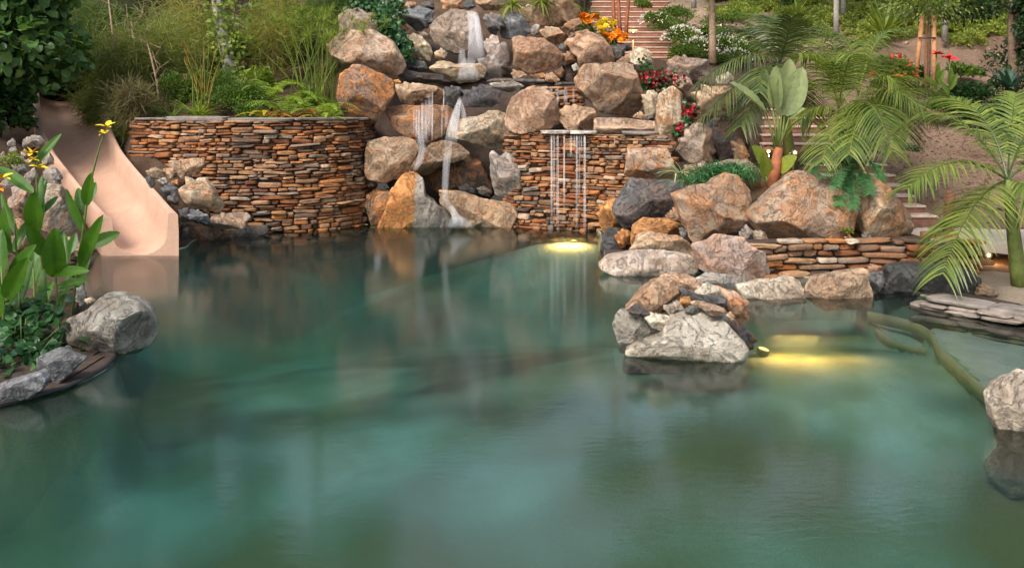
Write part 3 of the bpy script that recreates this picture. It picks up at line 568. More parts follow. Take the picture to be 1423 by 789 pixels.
q = np.array([P(c_, f_, y_) for c_, y_, f_ in ((195, 9.15, 354), (170, 9.75, 318), (142, 10.25, 284), (120, 10.8, 255), (107, 11.4, 226), (101, 12.0, 196), (96, 12.7, 166), (92, 13.3, 142))])
cx_ = np.interp(xy[:, 1], q[:, 1], q[:, 0]); cz_ = np.interp(xy[:, 1], q[:, 1], q[:, 2]); _m = (np.abs(xy[:, 0] - cx_) < .62) & (xy[:, 1] > q[0, 1] - .3) & (xy[:, 1] < q[-1, 1] + .2); GZ[_m] = np.minimum(GZ[_m], cz_[_m] - .2)
# the ground stays under and behind the boulders
for r in rocks:
    R = np.abs(r['pl'][:, 0]).max(); zb = r['c'][2] + r['pl'][:, 1].min(); ht = np.ptp(r['pl'][:, 1])
    m = (np.abs(xy[:, 0] - r['c'][0]) < 0.95 * R + 0.1) & (xy[:, 1] < r['c'][1] + 0.25 * r['D']) & (xy[:, 1] > r['c'][1] - 2.2 * r['D'] - 0.25)
    GZ[m] = np.minimum(GZ[m], zb + 0.25 * ht)
GZ = GZ.reshape(GX.shape)

SHORE = [W(*p)[:2] for p in ((0, 560), (60, 546), (110, 530), (148, 506), (150, 490), (118, 440), (108, 400), (112, 372), (135, 350), (250, 346), (262, 334), (290, 328), (330, 321), (373, 318.5), (433, 315.5), (490, 308),
         (514, 303), (560, 305), (640, 305), (705, 306), (720, 310), (780, 315), (840, 321), (846, 350), (850, 362), (900, 366), (960, 372), (1000, 376), (1060, 384), (1210, 384), (1225, 398), (1300, 412), (1330, 417), (1423, 437), (1600, 470))]
SHORE = [np.array(p) for p in ((-5.2, 3.9), (-4.6, 5.4))] + SHORE + [np.array(p) for p in ((5.9, 6.6), (4.75, 6.0), (5.3, 4.0), (4.2, 1.9), (0, 1.1), (-4.2, 2.0))]
SHORE = np.array(SHORE)
def inside(xy, poly):
    c = np.zeros(len(xy), bool); j = len(poly) - 1
    for i in range(len(poly)):
        a, b = poly[i], poly[j]
        m = ((a[1] > xy[:, 1]) != (b[1] > xy[:, 1])); 
        with np.errstate(all='ignore'): t = (b[0] - a[0]) * (xy[:, 1] - a[1]) / (b[1] - a[1] + 1e-12) + a[0]
        c ^= m & (xy[:, 0] < t); j = i
    return c
def edge_dist(xy, poly):
    d = np.full(len(xy), 1e9)
    for i in range(len(poly)):
        a = poly[i]; b = poly[(i + 1) % len(poly)]; ab = b - a
        t = np.clip(((xy - a) @ ab) / (ab @ ab + 1e-12), 0, 1); d = np.minimum(d, np.linalg.norm(xy - (a + t[:, None] * ab), axis=1))
    return d
def tz(x, y):
    i = np.clip(np.searchsorted(gx, x) - 1, 0, len(gx) - 2); j = np.clip(np.searchsorted(gy, y) - 1, 0, len(gy) - 2)
    u = (x - gx[i]) / (gx[i + 1] - gx[i]); v = (y - gy[j]) / (gy[j + 1] - gy[j])
    return GZ[i, j] * (1 - u) * (1 - v) + GZ[i + 1, j] * u * (1 - v) + GZ[i, j + 1] * (1 - u) * v + GZ[i + 1, j + 1] * u * v
def G(px, py, y0=6.0, y1=90.0):       # where a sight line first meets the ground
    y = y0
    while y < y1:
        x, z = (px - CX) * y / F, H - (py - HY) * y / F
        if z <= tz(x, y): break
        y *= 1.004
    return np.array([x, y, tz(x, y)])
def at(px, Y):                        # ground point in a column of the photo at a given depth
    x, y = (px - CX) * Y * K / F, Y * K
    return np.array([x, y, tz(x, y)])

# ground sheet (outside the pool)
nx, ny = GX.shape
def grid_faces(mask_cell):
    I, J = np.nonzero(mask_cell); a = I * ny + J
    return np.stack([a, a + ny, a + ny + 1, a + 1], 1).astype(np.int32)
inn = inside(xy, SHORE)
_m = (xy[:, 0] < -1.5) & (xy[:, 1] < 9.2); GZ.ravel()[_m] = np.minimum(GZ.ravel()[_m], .035 + .30 * np.maximum(edge_dist(xy[_m], SHORE) - .25, 0))
ins = inn.reshape(nx, ny); cell = ~(ins[:-1, :-1] | ins[1:, :-1] | ins[:-1, 1:] | ins[1:, 1:])
gf = grid_faces(cell); fc = np.c_[xy, GZ.ravel()][gf].mean(1); fpx, fpy = CX + fc[:, 0] * F / fc[:, 1], HY + (H - fc[:, 2]) * F / fc[:, 1]
mi = np.zeros(len(gf), int)
mi[(fpx > 1105 + 60 * vnoise(fc * 0.8, 4)) & (fc[:, 1] > 9.2 * K)] = 1                                       # bare dirt slope
mi[(fc[:, 1] > 17.6 * K) & (fpx > 880)] = 3                                                                  # dry hillside
mi[(fpx > 505) & (fpx < 900) & (fc[:, 1] < 14.5 * K) & (fc[:, 1] > 9 * K)] = 2                               # bed of the cascade, near-black to paint the shade between the boulders
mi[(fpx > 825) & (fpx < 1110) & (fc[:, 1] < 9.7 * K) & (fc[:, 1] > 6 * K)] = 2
mi[(fpx < 260) & (fc[:, 1] < 6.2 * K)] = 2  # near-black soil colour in place of the shade behind the left rim
mi[(fpx > 1280) & (fc[:, 1] < 8.1 * K) & (fc[:, 1] > 5.6 * K)] = 4
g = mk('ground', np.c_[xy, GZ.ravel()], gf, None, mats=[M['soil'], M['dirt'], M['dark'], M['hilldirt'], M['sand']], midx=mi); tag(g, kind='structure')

# pool basin: floor, benches, skirt up to the rim
BENCH = np.array([W(px, py, -.18)[:2] for px, py in ((1190, 425), (1206, 434), (1265, 446), (1295, 462), (1303, 480), (1325, 500), (1360, 535), (1385, 552), (1400, 570))] + [np.array(p) for p in ((4.6, 6.2), (7, 7), (7.2, 11), (5.6, 11.8), (4.4, 11.6))])
HALF = np.array([W(px, py, -.36)[:2] for px, py in ((1206, 436), (1212, 450), (1222, 462), (1257, 481), (1300, 484), (1300, 462), (1265, 444))])
UPPER = np.array([W(px, py, -.08)[:2] for px, py in ((1306, 425), (1311, 433), (1328, 447), (1380, 455), (1423, 458), (1520, 462), (1620, 470), (1620, 430), (1423, 420))])
ISLE = W(955, 480)[:2] + np.array([0, 0.55])
bx = np.arange(SHORE[:, 0].min() - 0.3, SHORE[:, 0].max() + 0.3, 0.055); by = np.arange(0.8, SHORE[:, 1].max() + 0.3, 0.055)
BX, BY = np.meshgrid(bx, by, indexing='ij'); bxy = np.stack([BX.ravel(), BY.ravel()], 1)
bi = inside(bxy, SHORE); bd = edge_dist(bxy, SHORE)
deep = 0.75 + 1.35 * np.clip((bd - 0.1) / 2.6, 0, 1) ** 0.8
shal = np.clip((bxy[:, 0] - 0.6 - 0.10 * (bxy[:, 1] - 7)) / 2.6, 0, 1) * np.clip((bxy[:, 1] - 5.2) / 2.0, 0, 1)
deep = deep * (1 - shal) + np.minimum(deep, 0.50) * shal                     # the right arm of the pool is shallow
deep = np.where(bxy[:, 1] < 7.0, np.minimum(deep, .38 + np.clip(bxy[:, 1] - 4.3, 0, 9) * .46 + np.clip(1.6 - np.abs(bxy[:, 0]), 0, 2) * .9), deep)
for c_, rx, ry, top_, run in ((W(1405, 615, -.3)[:2], .7, .5, .5, 1.0),):
    dl = np.linalg.norm((bxy - c_) / np.array([rx, ry]), axis=1); u_ = np.clip((dl - .8) / run, 0, 1); deep = np.minimum(deep, top_ + 1.7 * u_ * u_ * (3 - 2 * u_))
for c_, rx, ry, top_, sl in ((W(1118, 499, -.22)[:2], 1.1, .6, .22, .15), (W(795, 337, -.1)[:2] + (0, .1), 1.0, .7, .13, .34)):
    dl = np.maximum(np.linalg.norm((bxy - c_) / np.array([rx, ry]), axis=1) - .35, 0); deep = np.minimum(deep, top_ + sl * dl * dl / (dl + .3))
dg = deep.reshape(BX.shape)
for _ in range(40):
    e_ = np.pad(dg, 1, mode='edge'); dg = (e_[:-2, 1:-1] + e_[2:, 1:-1] + e_[1:-1, :-2] + e_[1:-1, 2:] + 2 * dg) / 6
deep = dg.ravel()
def chaikin(p, n=3):
    for _ in range(n): q = np.roll(p, -1, 0); p = np.stack([.75 * p + .25 * q, .25 * p + .75 * q], 1).reshape(-1, 2)
    return p
BENCH, HALF, UPPER = chaikin(BENCH), chaikin(HALF), chaikin(UPPER)
deep = np.where(inside(bxy, BENCH), 0.18, deep); deep = np.where(inside(bxy, HALF), 0.36, deep); deep = np.where(inside(bxy, UPPER), 0.07, deep)
deep = np.minimum(deep, .06 + bd * 2.6)
onb = inside(bxy, BENCH) | inside(bxy, HALF) | inside(bxy, UPPER)
bz = -deep + 0.02 * fbm(np.c_[bxy * 1.2, bxy[:, :1] * 0], 9, 3)
bz = np.where(bi & (bd > .07), bz, np.minimum(bz, -.45))
bn = len(by); bm_ = (bi | (bd < .20)).reshape(BX.shape); bc = bm_[:-1, :-1] | bm_[1:, :-1] | bm_[:-1, 1:] | bm_[1:, 1:]
I, J = np.nonzero(bc); a_ = I * bn + J
g = mk('pool_floor', np.c_[bxy, bz], np.stack([a_, a_ + bn, a_ + bn + 1, a_ + 1], 1).astype(np.int32), None, mats=[M['basin'], M['dark'], M['bench']], midx=np.where(np.stack([bz[a_], bz[a_ + bn], bz[a_ + bn + 1], bz[a_ + 1]]).max(0) > 0, 1, np.where(onb[a_], 2, 0))); tag(g, kind='structure')

# pool rim: a smooth wall along the shore with a flat dark top that the ground and stones overlap
shs = []
for i in range(len(SHORE)):
    p_, q_ = SHORE[i], SHORE[(i + 1) % len(SHORE)]; k_ = max(1, int(np.linalg.norm(q_ - p_) / .12))
    for j in range(k_): shs.append(p_ + (q_ - p_) * j / k_)
shs = np.array(shs)
for _ in range(3): shs = (np.roll(shs, 1, 0) + 2 * shs + np.roll(shs, -1, 0)) / 4
tn = np.roll(shs, -1, 0) - np.roll(shs, 1, 0); tn = np.stack([tn[:, 1], -tn[:, 0]], 1); tn /= np.linalg.norm(tn, axis=1)[:, None] + 1e-9
if not inside((shs[:1] - .05 * tn[:1]), SHORE)[0]: tn = -tn
rows_ = [(shs - .34 * tn, -1.0), (shs - .10 * tn, -.12), (shs - .07 * tn, .012), (shs - .05 * tn, .022), (shs + .34 * tn, .026)]; ns = len(shs)
Vr = np.concatenate([np.c_[r_, np.full(ns, z_)] for r_, z_ in rows_]); Fr = np.array([(k * ns + i, k * ns + (i + 1) % ns, (k + 1) * ns + (i + 1) % ns, (k + 1) * ns + i) for k in range(4) for i in range(ns)], np.int32)
tag(mk('pool_rim', Vr, Fr, None, mats=[M['basin'], M['dark']], midx=np.repeat([0, 0, 1, 1], ns)), kind='structure')

def ledge_strip(name, pts, z, h, lab):
    b_ = MB(); n = len(pts); V = []
    for i, p in enumerate(pts):
        t_ = pts[min(i + 1, n - 1)] - pts[max(i - 1, 0)]; nn = np.array([t_[1], -t_[0]]) / (np.linalg.norm(t_) + 1e-9)
        V += [(*(p - nn * .02), z + .01), (*(p + nn * .01), z + .01), (*(p + nn * .018), z - .02), (*(p + nn * .02), z - h), (*(p - nn * .02), z - h)]
    Fl = [(i * 5 + k, (i + 1) * 5 + k, (i + 1) * 5 + (k + 1) % 5, i * 5 + (k + 1) % 5) for i in range(n - 1) for k in range(5)] + [(0, 1, 2, 3, 4), tuple(range((n - 1) * 5, n * 5))[::-1]]
    b_.add(V, Fl); tag(b_.build(name, M['ochre']), lab, 'pool step', 'steps under the water edged with painted lamp glow')
def smooth_open(p, n=3):
    for _ in range(n): p = np.concatenate([p[:1], np.stack([.75 * p[:-1] + .25 * p[1:], .25 * p[:-1] + .75 * p[1:]], 1).reshape(-1, 2), p[-1:]])
    return p
ledge_strip('pool_step', smooth_open(np.array([W(*p, -.18)[:2] for p in ((1206, 434), (1240, 441), (1265, 447), (1288, 457), (1300, 470), (1303, 484), (1325, 502), (1352, 528), (1375, 546), (1392, 556))]))[::-1], -.175, .11, 'long underwater step, lamp glow painted on its edge, curving across the shallow right arm')
ledge_strip('pool_step', smooth_open(np.array([W(*p, -.36)[:2] for p in ((1208, 440), (1214, 454), (1232, 470), (1257, 480), (1285, 485), (1302, 484))]))[::-1], -.355, .07, 'small half-round underwater step with painted lamp glow edge below the long one')
ledge_strip('pool_step', smooth_open(np.array([W(*p, -.08)[:2] for p in ((1309, 428), (1314, 437), (1335, 447), (1380, 455), (1423, 458), (1510, 461))]))[::-1], -.068, .10, 'uppermost underwater step nearest the slate coping at the right')

# water body: a closed prism a little wider than the basin
cen = SHORE.mean(0); n_ = len(SHORE)
nrm = np.roll(SHORE, -1, 0) - np.roll(SHORE, 1, 0); nrm = np.stack([nrm[:, 1], -nrm[:, 0]], 1); nrm /= np.linalg.norm(nrm, axis=1)[:, None]
if ((SHORE + 0.05 * nrm)[:, 0].max() < SHORE[:, 0].max()): nrm = -nrm
wp = SHORE + 0.12 * nrm
bmw = bmesh.new(); top = [bmw.verts.new((*p, 0.0)) for p in wp]; bot = [bmw.verts.new((*p, -2.4)) for p in wp]
bmw.faces.new(top); bmw.faces.new(bot[::-1])
for i in range(n_): bmw.faces.new((top[i], bot[i], bot[(i + 1) % n_], top[(i + 1) % n_]))
bmesh.ops.recalc_face_normals(bmw, faces=bmw.faces)
mew = bpy.data.meshes.new('pool_water'); bmw.to_mesh(mew); bmw.free(); mew.materials.append(M['water'])
tag(link(bpy.data.objects.new('pool_water', mew)), kind='structure')

# ------------------------------------------------------------------ stacked stone walls
def stone_wall(name, path, zb, zt, seed, label, hmin=.032, hmax=.088, lmin=.11, lmax=.44, thick=.18, caps=None, group=None, mat='ledge'):
    rng = random.Random(seed); path = np.array([p[:2] for p in path]); seg = np.linalg.norm(np.diff(path, axis=0), axis=1); s_ = np.concatenate([[0], np.cumsum(seg)]); Ltot = s_[-1]
    def pt(s):
        s = min(max(s, 0), Ltot - 1e-6); i = int(np.searchsorted(s_, s, 'right') - 1); i = min(i, len(seg) - 1); t = (s - s_[i]) / seg[i]
        a = max(0, i - 0); d = (path[i + 1] - path[i]) / seg[i]; return path[i] * (1 - t) + path[i + 1] * t, d
    sv, sf = TPL
    Vs, Fs, n = [], [], 0; z = zb; taken = []; 
    while z < zt - 0.02:
        h = min(rng.uniform(hmin, hmax), zt - z); nxt = []; s = -rng.uniform(0, lmin)
        while s < Ltot:
            L = rng.uniform(lmin, lmax) * rng.choice((.55, .8, 1, 1, 1.25)); hit = [t for t in taken if t[0] < s + L and t[1] > s]
            if hit:
                t = min(hit, key=lambda q: q[0])
                if t[0] - s > lmin * .5: L = t[0] - s
                else: s = t[1]; continue
            big = rng.random() < .10 and z + 1.8 * h < zt
            hh = h * rng.uniform(.78, 1.0); 
            if big: hh = h + rng.uniform(.7, 1) * hmin; nxt.append((s, s + L)); L *= rng.uniform(.8, 1.15) if L < lmax * .7 else 1
            c, d = pt(s + L / 2); nr = np.array([d[1], -d[0]])
            p = sv.copy()
            p += 0.17 * rng.choice((.5, 1, 1.4)) * np.c_[vnoise(sv * 1.6 + rng.uniform(0, 99), 1), vnoise(sv * 1.6 + rng.uniform(0, 99), 2), vnoise(sv * 1.9 + rng.uniform(0, 99), 3)]
            tilt = rng.gauss(0, .07); out = rng.gauss(0, .030)
            x, y, zz = p[:, 0] * L * .485, p[:, 1] * thick * .5, p[:, 2] * hh * .5
            zz = zz + x * tilt * .6; wob = 0.6 * hmin * float(vnoise(np.array([[s * 1.7, z * 3, seed]]), 7)[0])
            wx = c[0] + d[0] * x + nr[0] * (y + out); wy = c[1] + d[1] * x + nr[1] * (y + out)
            Vs.append(np.c_[wx, wy, z + hh / 2 + zz + wob]); Fs.append(sf + n); n += len(sv); s += L + rng.uniform(.002, .012)
        taken = nxt; z += h
    base = empty(name, (*path.mean(0), zb)); bl = np.array([*path.mean(0), zb])
    tag(base, label, 'stone wall', group)
    mk('stones', np.concatenate(Vs) - bl, np.concatenate(Fs), M[mat], base)
    b = MB()                                                            # dark core behind the stones
    for i in range(len(path) - 1):
        d = (path[i + 1] - path[i]) / seg[i]; nr = np.array([d[1], -d[0]])
        q = [path[i] - nr * .01, path[i + 1] - nr * .01, path[i + 1] - nr * .30, path[i] - nr * .30]
        V = [(*(v - bl[:2]), zz - zb) for zz in (zb - .3, zt - .03) for v in q]
        b.add(V, [(0, 1, 5, 4), (1, 2, 6, 5), (2, 3, 7, 6), (3, 0, 4, 7), (4, 5, 6, 7)])
    b.build('mortar_core', M['dark'], base, smooth=False)
    if caps:
        s = 0.0
        while s < Ltot - .05:
            L = min(rng.uniform(*caps), Ltot - s); c, d = pt(s + L / 2); nr = np.array([d[1], -d[0]]); p = sv.copy()
            p += 0.07 * np.c_[vnoise(sv * 2 + s * 7, 1), vnoise(sv * 2 + s * 5, 2), vnoise(sv * 2 + s * 3, 3)]
            x, y, zz = p[:, 0] * L * .497, p[:, 1] * .19 - .10, p[:, 2] * rng.uniform(.024, .034)
            x = x * rng.uniform(.965, 1.0); y = y + rng.uniform(-.03, .03); zz = zz * rng.uniform(.7, 1.5) + rng.uniform(-.008, .008)
            mk('capstone', np.c_[c[0] + d[0] * x + nr[0] * y - bl[0], c[1] + d[1] * x + nr[1] * y - bl[1], zt + .02 + zz - zb], sf, M['cap'], base); s += L
    return base
def _tpl():
    bm = bmesh.new(); bmesh.ops.create_cube(bm, size=2.0); bmesh.ops.subdivide_edges(bm, edges=bm.edges[:], cuts=4, use_grid_fill=True); bm.verts.index_update()
    v = np.array([q.co[:] for q in bm.verts]); f = np.array([[w.index for w in q.verts] for q in bm.faces], np.int32); bm.free()
    n = 7.0; v = v / ((np.abs(v) ** n).sum(1) ** (1 / n))[:, None]; v = v / np.abs(v).max(0)
    return v, f
TPL = _tpl()
ZT = P(350, 168, 10.75)[2]
stone_wall('stone_wall', [P(px, 300, Y) for px, Y in ((188, 11.15), (240, 10.95), (300, 10.85), (373, 10.83), (433, 10.95), (470, 11.15), (495, 11.4), (510, 11.8), (514, 12.3))], -.25, ZT, 3,
           'curved rust-brown stacked stone retaining wall left of the waterfall', caps=(.6, 1.5), group='stacked stone walls')
ZR = P(790, 186, 11.0)[2]
stone_wall('stone_wall', [P(px, 300, Y) for px, Y in ((706, 11.45), (722, 11.3), (780, 11.05), (830, 10.85), (880, 10.6), (925, 10.5))], -.25, ZR, 5,
           'rust-brown stacked stone wall behind the curtain of thin streams', hmin=.034, hmax=.085, lmin=.09, lmax=.38, group='stacked stone walls')
stone_wall('stone_wall', [P(px, 300, Y) for px, Y in ((1035, 8.0), (1120, 8.12), (1210, 8.15), (1290, 8.1), (1345, 8.1))], -.25, P(1200, 333, 8.1)[2], 8,
           'low dark stacked stone wall at the right shore under the big boulders', hmin=.055, hmax=.11, lmin=.16, lmax=.5, group='stacked stone walls')
stone_wall('stone_wall', [P(px, 120, 12.1) for px in (752, 780, 812)], P(780, 147, 12.1)[2], P(780, 121, 12.1)[2], 11,
           'little wet grey stone wall under the thin slab left of the massive boulder', group='stacked stone walls')
# weir sill on the right wall: pale slabs the thin streams run off
for i, (a, b, lab) in enumerate(((752, 792, 'pale wet stone sill on the right stone wall with four thin streams running off it'), (792, 830, 'pale stone sill right of the wet one, under the pale pink block'), (866, 914, 'dark slate capstone on the right stone wall beside the rust-stained tall rock'))):
    Y = (10.98, 10.84, 10.6)[i]; A, B = P(a, 184, Y), P(b, 184, Y); m = (A + B) / 2; p = TPL[0] + 0.08 * np.c_[vnoise(TPL[0] * 2 + i * 9, 1), vnoise(TPL[0] * 2 + i * 5, 2), vnoise(TPL[0] * 2 + i, 3)]
    L = np.linalg.norm(B - A); d = (B - A) / L
    V = np.c_[p[:, 0] * L / 2 * d[0], p[:, 0] * L / 2 * d[1] + p[:, 1] * .24 + .1, p[:, 2] * .03]
    tag(mk('stone_sill', V, TPL[1], M['rock'] if i < 2 else M['cap'], None, (m[0], m[1], ZR + .03)), lab, 'stone sill', 'sills of the right stone wall').color = (.5, .46, .42, 1)

# ------------------------------------------------------------------ boulder meshes
def make_rock(r, seed):
    rng = np.random.default_rng(seed); k = 5 if r['px'] > 62 else (4 if r['px'] > 20 else 3)
    D0, Fc = ico(k); pl = r['pl']; D = r['D']
    th = np.arctan2(D0[:, 2], D0[:, 0]); dirs = np.stack([np.cos(th), np.sin(th)], 1); R = np.zeros(len(D0))
    for i in range(len(pl)):                                            # outline radius in each direction
        a = pl[i]; b = pl[(i + 1) % len(pl)]; e = b - a
        den = dirs[:, 0] * e[1] - dirs[:, 1] * e[0]
        with np.errstate(all='ignore'):
            t = (a[0] * e[1] - a[1] * e[0]) / den; u = (a[0] * dirs[:, 1] - a[1] * dirs[:, 0]) / den
        ok = (np.abs(den) > 1e-9) & (t > 0) & (u >= -1e-6) & (u <= 1 + 1e-6); R = np.where(ok, np.maximum(R, t), R)
    R = np.where(R <= 0, np.abs(pl).mean(), R)
    rho = np.sqrt(D0[:, 0] ** 2 + D0[:, 2] ** 2); n = 3.0
    s = 1.0 / ((rho ** n + np.abs(D0[:, 1]) ** n) ** (1 / n) + 1e-9)
    V = np.c_[dirs[:, 0] * R * rho * s, D * D0[:, 1] * s, dirs[:, 1] * R * rho * s]
    size = (np.ptp(pl[:, 0]) * np.ptp(pl[:, 1])) ** .5
    Vn = V / np.array([np.ptp(pl[:, 0]) / 2, D, np.ptp(pl[:, 1]) / 2])
    planes = [((rng.uniform(-.35, .35), -.5, .86), rng.uniform(.62, .80)), ((rng.uniform(-.3, .3), -.95, -.22), rng.uniform(.62, .78))]
    for _ in range(7):
        a = rng.uniform(0, 2 * math.pi); planes.append(((math.cos(a) * rng.uniform(.35, .95), -rng.uniform(.35, 1.0), math.sin(a) * rng.uniform(.3, .9)), rng.uniform(.60, .88)))
    for _ in range(4): planes.append((tuple(rng.normal(size=3) * (1, .6, 1) + (0, .8, 0)), rng.uniform(.75, .92)))
    for nv, fr in planes:                                               # broken faces
        nv = np.array(nv); nv /= np.linalg.norm(nv); q = Vn @ nv; d = q.max() * fr
        ex = np.maximum(0, q - d); Vn = Vn - nv * (ex * .98)[:, None]
    V = Vn * np.array([np.ptp(pl[:, 0]) / 2, D, np.ptp(pl[:, 1]) / 2])
    an = np.arctan2(V[:, 2], V[:, 0]); rr = np.hypot(V[:, 0], V[:, 2]); nb = 90; bi_ = ((an + math.pi) / (2 * math.pi) * nb).astype(int) % nb
    act = np.zeros(nb); tgt = np.zeros(nb); np.maximum.at(act, bi_, rr); np.maximum.at(tgt, ((th + math.pi) / (2 * math.pi) * nb).astype(int) % nb, R)
    ratio = np.clip(np.where(act > 0, tgt / np.maximum(act, 1e-6), 1), .8, 1.7)
    ratio = (ratio + np.roll(ratio, 1) + np.roll(ratio, -1)) / 3 * 1.035
    f = np.interp(((an + math.pi) / (2 * math.pi) * nb - .5) % nb, np.arange(nb + 1), np.append(ratio, ratio[0]))
    V[:, 0] *= f; V[:, 2] *= f
    L = max(size, .12); q = V / L + rng.uniform(0, 50, 3); N = V / (np.linalg.norm(V, axis=1)[:, None] + 1e-9)
    rid = 1 - np.abs(fbm(q * 2.1, seed, 4)); stp = np.round(fbm(q * 1.4 + 9, seed + 3, 2) * 3) / 3
    disp = .018 * fbm(q * 1.9, seed + 1, 3) - .07 * np.clip(rid - .78, 0, 1) + .020 * stp + (.018 * fbm(q * 7, seed + 2, 4) if k > 3 else 0)
    V = V + N * (disp * L)[:, None]
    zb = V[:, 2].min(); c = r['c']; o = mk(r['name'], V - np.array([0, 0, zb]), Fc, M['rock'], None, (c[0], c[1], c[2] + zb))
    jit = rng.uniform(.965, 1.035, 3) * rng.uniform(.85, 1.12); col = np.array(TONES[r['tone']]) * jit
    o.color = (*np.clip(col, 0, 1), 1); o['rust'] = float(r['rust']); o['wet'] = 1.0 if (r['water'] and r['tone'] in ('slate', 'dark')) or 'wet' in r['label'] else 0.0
    o['grey_half'] = 1.0 if 'pyramid boulder' in r['label'] and 'grey right' in r['label'] else 0.0
    return tag(o, r['label'], 'stone' if r['name'] == 'stone' else ('flat rock' if r['name'] == 'flat_rock' else 'boulder'), r['group'])
for i, r in enumerate(rocks): make_rock(r, 100 + i)
# submerged rock at the right
sub = dict(pl=np.array([(-.5, 0), (-.35, .10), (0, .13), (.8, .12), (1.0, -.1), (.3, -.25), (-.4, -.2)]), c=np.array([3.95, 6.45, -.40]), D=.42, tone='tan', rust=.1, name='boulder', label='submerged greenish boulder just under the water at the right edge', group=GROUPS['p'], px=90, water=True)
make_rock(sub, 77)
base = dict(pl=np.array([(-.6, -.1), (-.5, .3), (-.1, .45), (.4, .42), (.6, .2), (.7, -.3), (.5, -.6), (-.5, -.6)]), c=np.array([ISLE[0] + .05, ISLE[1] - .02, -.58]), D=.60, tone='slate', rust=.2, name='boulder', label='dark drowned base rock carrying the rock island, all under water', group=GROUPS['i'], px=150, water=True)
make_rock(base, 78)
# ------------------------------------------------------------------ slide
def build_slide():
    st = [  # centre px, depth, width (m), left wall top row, right wall top row, floor row, cross axis yaw
        (195.0, 9.15, 1.11, 303, 296, 354, 0.00), (188, 9.35, 1.11, 297, 289, 344, 0.03), (170, 9.75, 1.10, 275, 268, 318, 0.12), (142, 10.25, 1.12, 240, 237, 284, 0.22),
        (120, 10.8, 1.16, 212, 210, 255, 0.28), (107, 11.4, 1.24, 184, 184, 226, 0.25), (101, 12.0, 1.36, 155, 158, 196, 0.12), (96, 12.7, 1.40, 126, 130, 166, 0.0), (92, 13.3, 1.40, 112, 114, 142, 0.0)]
    st = np.array(st); t = np.arange(len(st)); tt = np.linspace(0, len(st) - 1, 49)
    def sm(y):                                                           # smooth interpolation
        y = np.interp(tt, t, y); k = np.array([1, 2, 3, 2, 1]) / 9; q = np.pad(y, 2, mode='edge'); q[:2] = 2 * y[0] - y[1:3][::-1]; q[-2:] = 2 * y[-1] - y[-3:-1][::-1]
        return np.convolve(q, k, 'valid')
    c, Y, w, lt, rt, fl, yaw = [sm(st[:, i]) for i in range(7)]
    V = []; rings = []
    for i in range(len(tt)):
        o = P(c[i], fl[i], Y[i]); zl = P(0, lt[i], Y[i])[2] - o[2]; zr = P(0, rt[i], Y[i])[2] - o[2]; e = max(0, 1 - i / 14)
        half = w[i] / 2; tk = .10 + .05 * e; prof = []
        prof += [(-half, -.32 + .26 * e), (-half, zl * .5), (-half + .012, zl - .03), (-half + .035, zl), (-half + tk - .02, zl), (-half + tk, zl - .02)]
        for k in range(1, 12):                                           # the trough
            a = math.pi * k / 12; x = -math.cos(a); prof.append((x * (half - tk) * (.93 if 2 < k < 10 else .99), (1 - math.sin(a) ** .45) * (zl if x < 0 else zr) * .93))
        prof += [(half - tk, zr - .02), (half - tk + .02, zr), (half - .035, zr), (half - .012, zr - .03), (half, zr * .5), (half, -.32 + .26 * e)]
        ca, sa = math.cos(yaw[i]), math.sin(yaw[i])
        V += [(o[0] + x * ca, o[1] + x * sa, max(o[2] + z, -.5)) for x, z in prof]; n = len(prof)
    V = np.array(V); Fl = [(i * n + k, i * n + k + 1, (i + 1) * n + k + 1, (i + 1) * n + k) for i in range(len(tt) - 1) for k in range(n - 1)]
    Fl.append(list(range(n))[::-1])
    o = mk('water_slide', V - V[0], Fl, M['slide'], None, V[0])
    for p in o.data.polygons: 
        if len(p.vertices) > 4: p.use_smooth = False
    md = o.modifiers.new('edge', 'EDGE_SPLIT'); md.split_angle = math.radians(50)
    tag(o, 'pinkish tan plaster water slide curving down into the pool on the left', 'water slide')
build_slide()

# ------------------------------------------------------------------ stairs
def stairs(label, steps, wl, group='timber and dirt stairs'):
    base = empty('stairs', steps[0]); tag(base, label, 'stairs', group); b = np.array(steps[0])
    for i, s in enumerate(steps):
        s = np.array(s) - b; nx_ = (np.array(steps[min(i + 1, len(steps) - 1)]) - np.array(steps[max(i - 1, 0)])); run = abs(nx_[1]) / 2 + .12
        st = MB().box((s[0] - wl[0], s[1] + .03, s[2] - .35), (s[0] + wl[1], s[1] + run, s[2] - .012), .01).build('step', M['tread'], base)
        MB().box((s[0] - wl[0] - .01, s[1] - .06, s[2] - .20), (s[0] + wl[1] + .01, s[1] + .05, s[2] - .022), .01).build('riser_timber', M['tie'], st); MB().box((s[0] - wl[0] - .015, s[1] - .085, s[2] - .02), (s[0] + wl[1] + .015, s[1] + run, s[2] + .012), .006).build('tread_edge', M['tread'], st)
    return base
up = []
for i in range(17):
    y = 15.4 + i * .46; py = 101 - i * 7.0; up.append(P(872 + 0.1 * i, py, y))
stairs('long upper flight of brick-red stairs climbing behind the marigolds', up, (1.25, 1.35))
lowr = [(1300, 300), (1285, 286), (1272, 272), (1259, 257.5), (1247, 243.5), (1236, 229)]
low = [P(x - 50, y, 9.55 + i * .24) for i, (x, y) in enumerate(lowr)]
stairs('short lower flight of timber-edged stairs beside the pointed boulder', low, (.75, .53))
mid = [P(1112 - i * 2, 200 - i * 12, 11.8 + .35 * i) for i in range(5)]
stairs('half hidden brick-red steps between the bird of paradise and the palms', mid, (.7, .6))

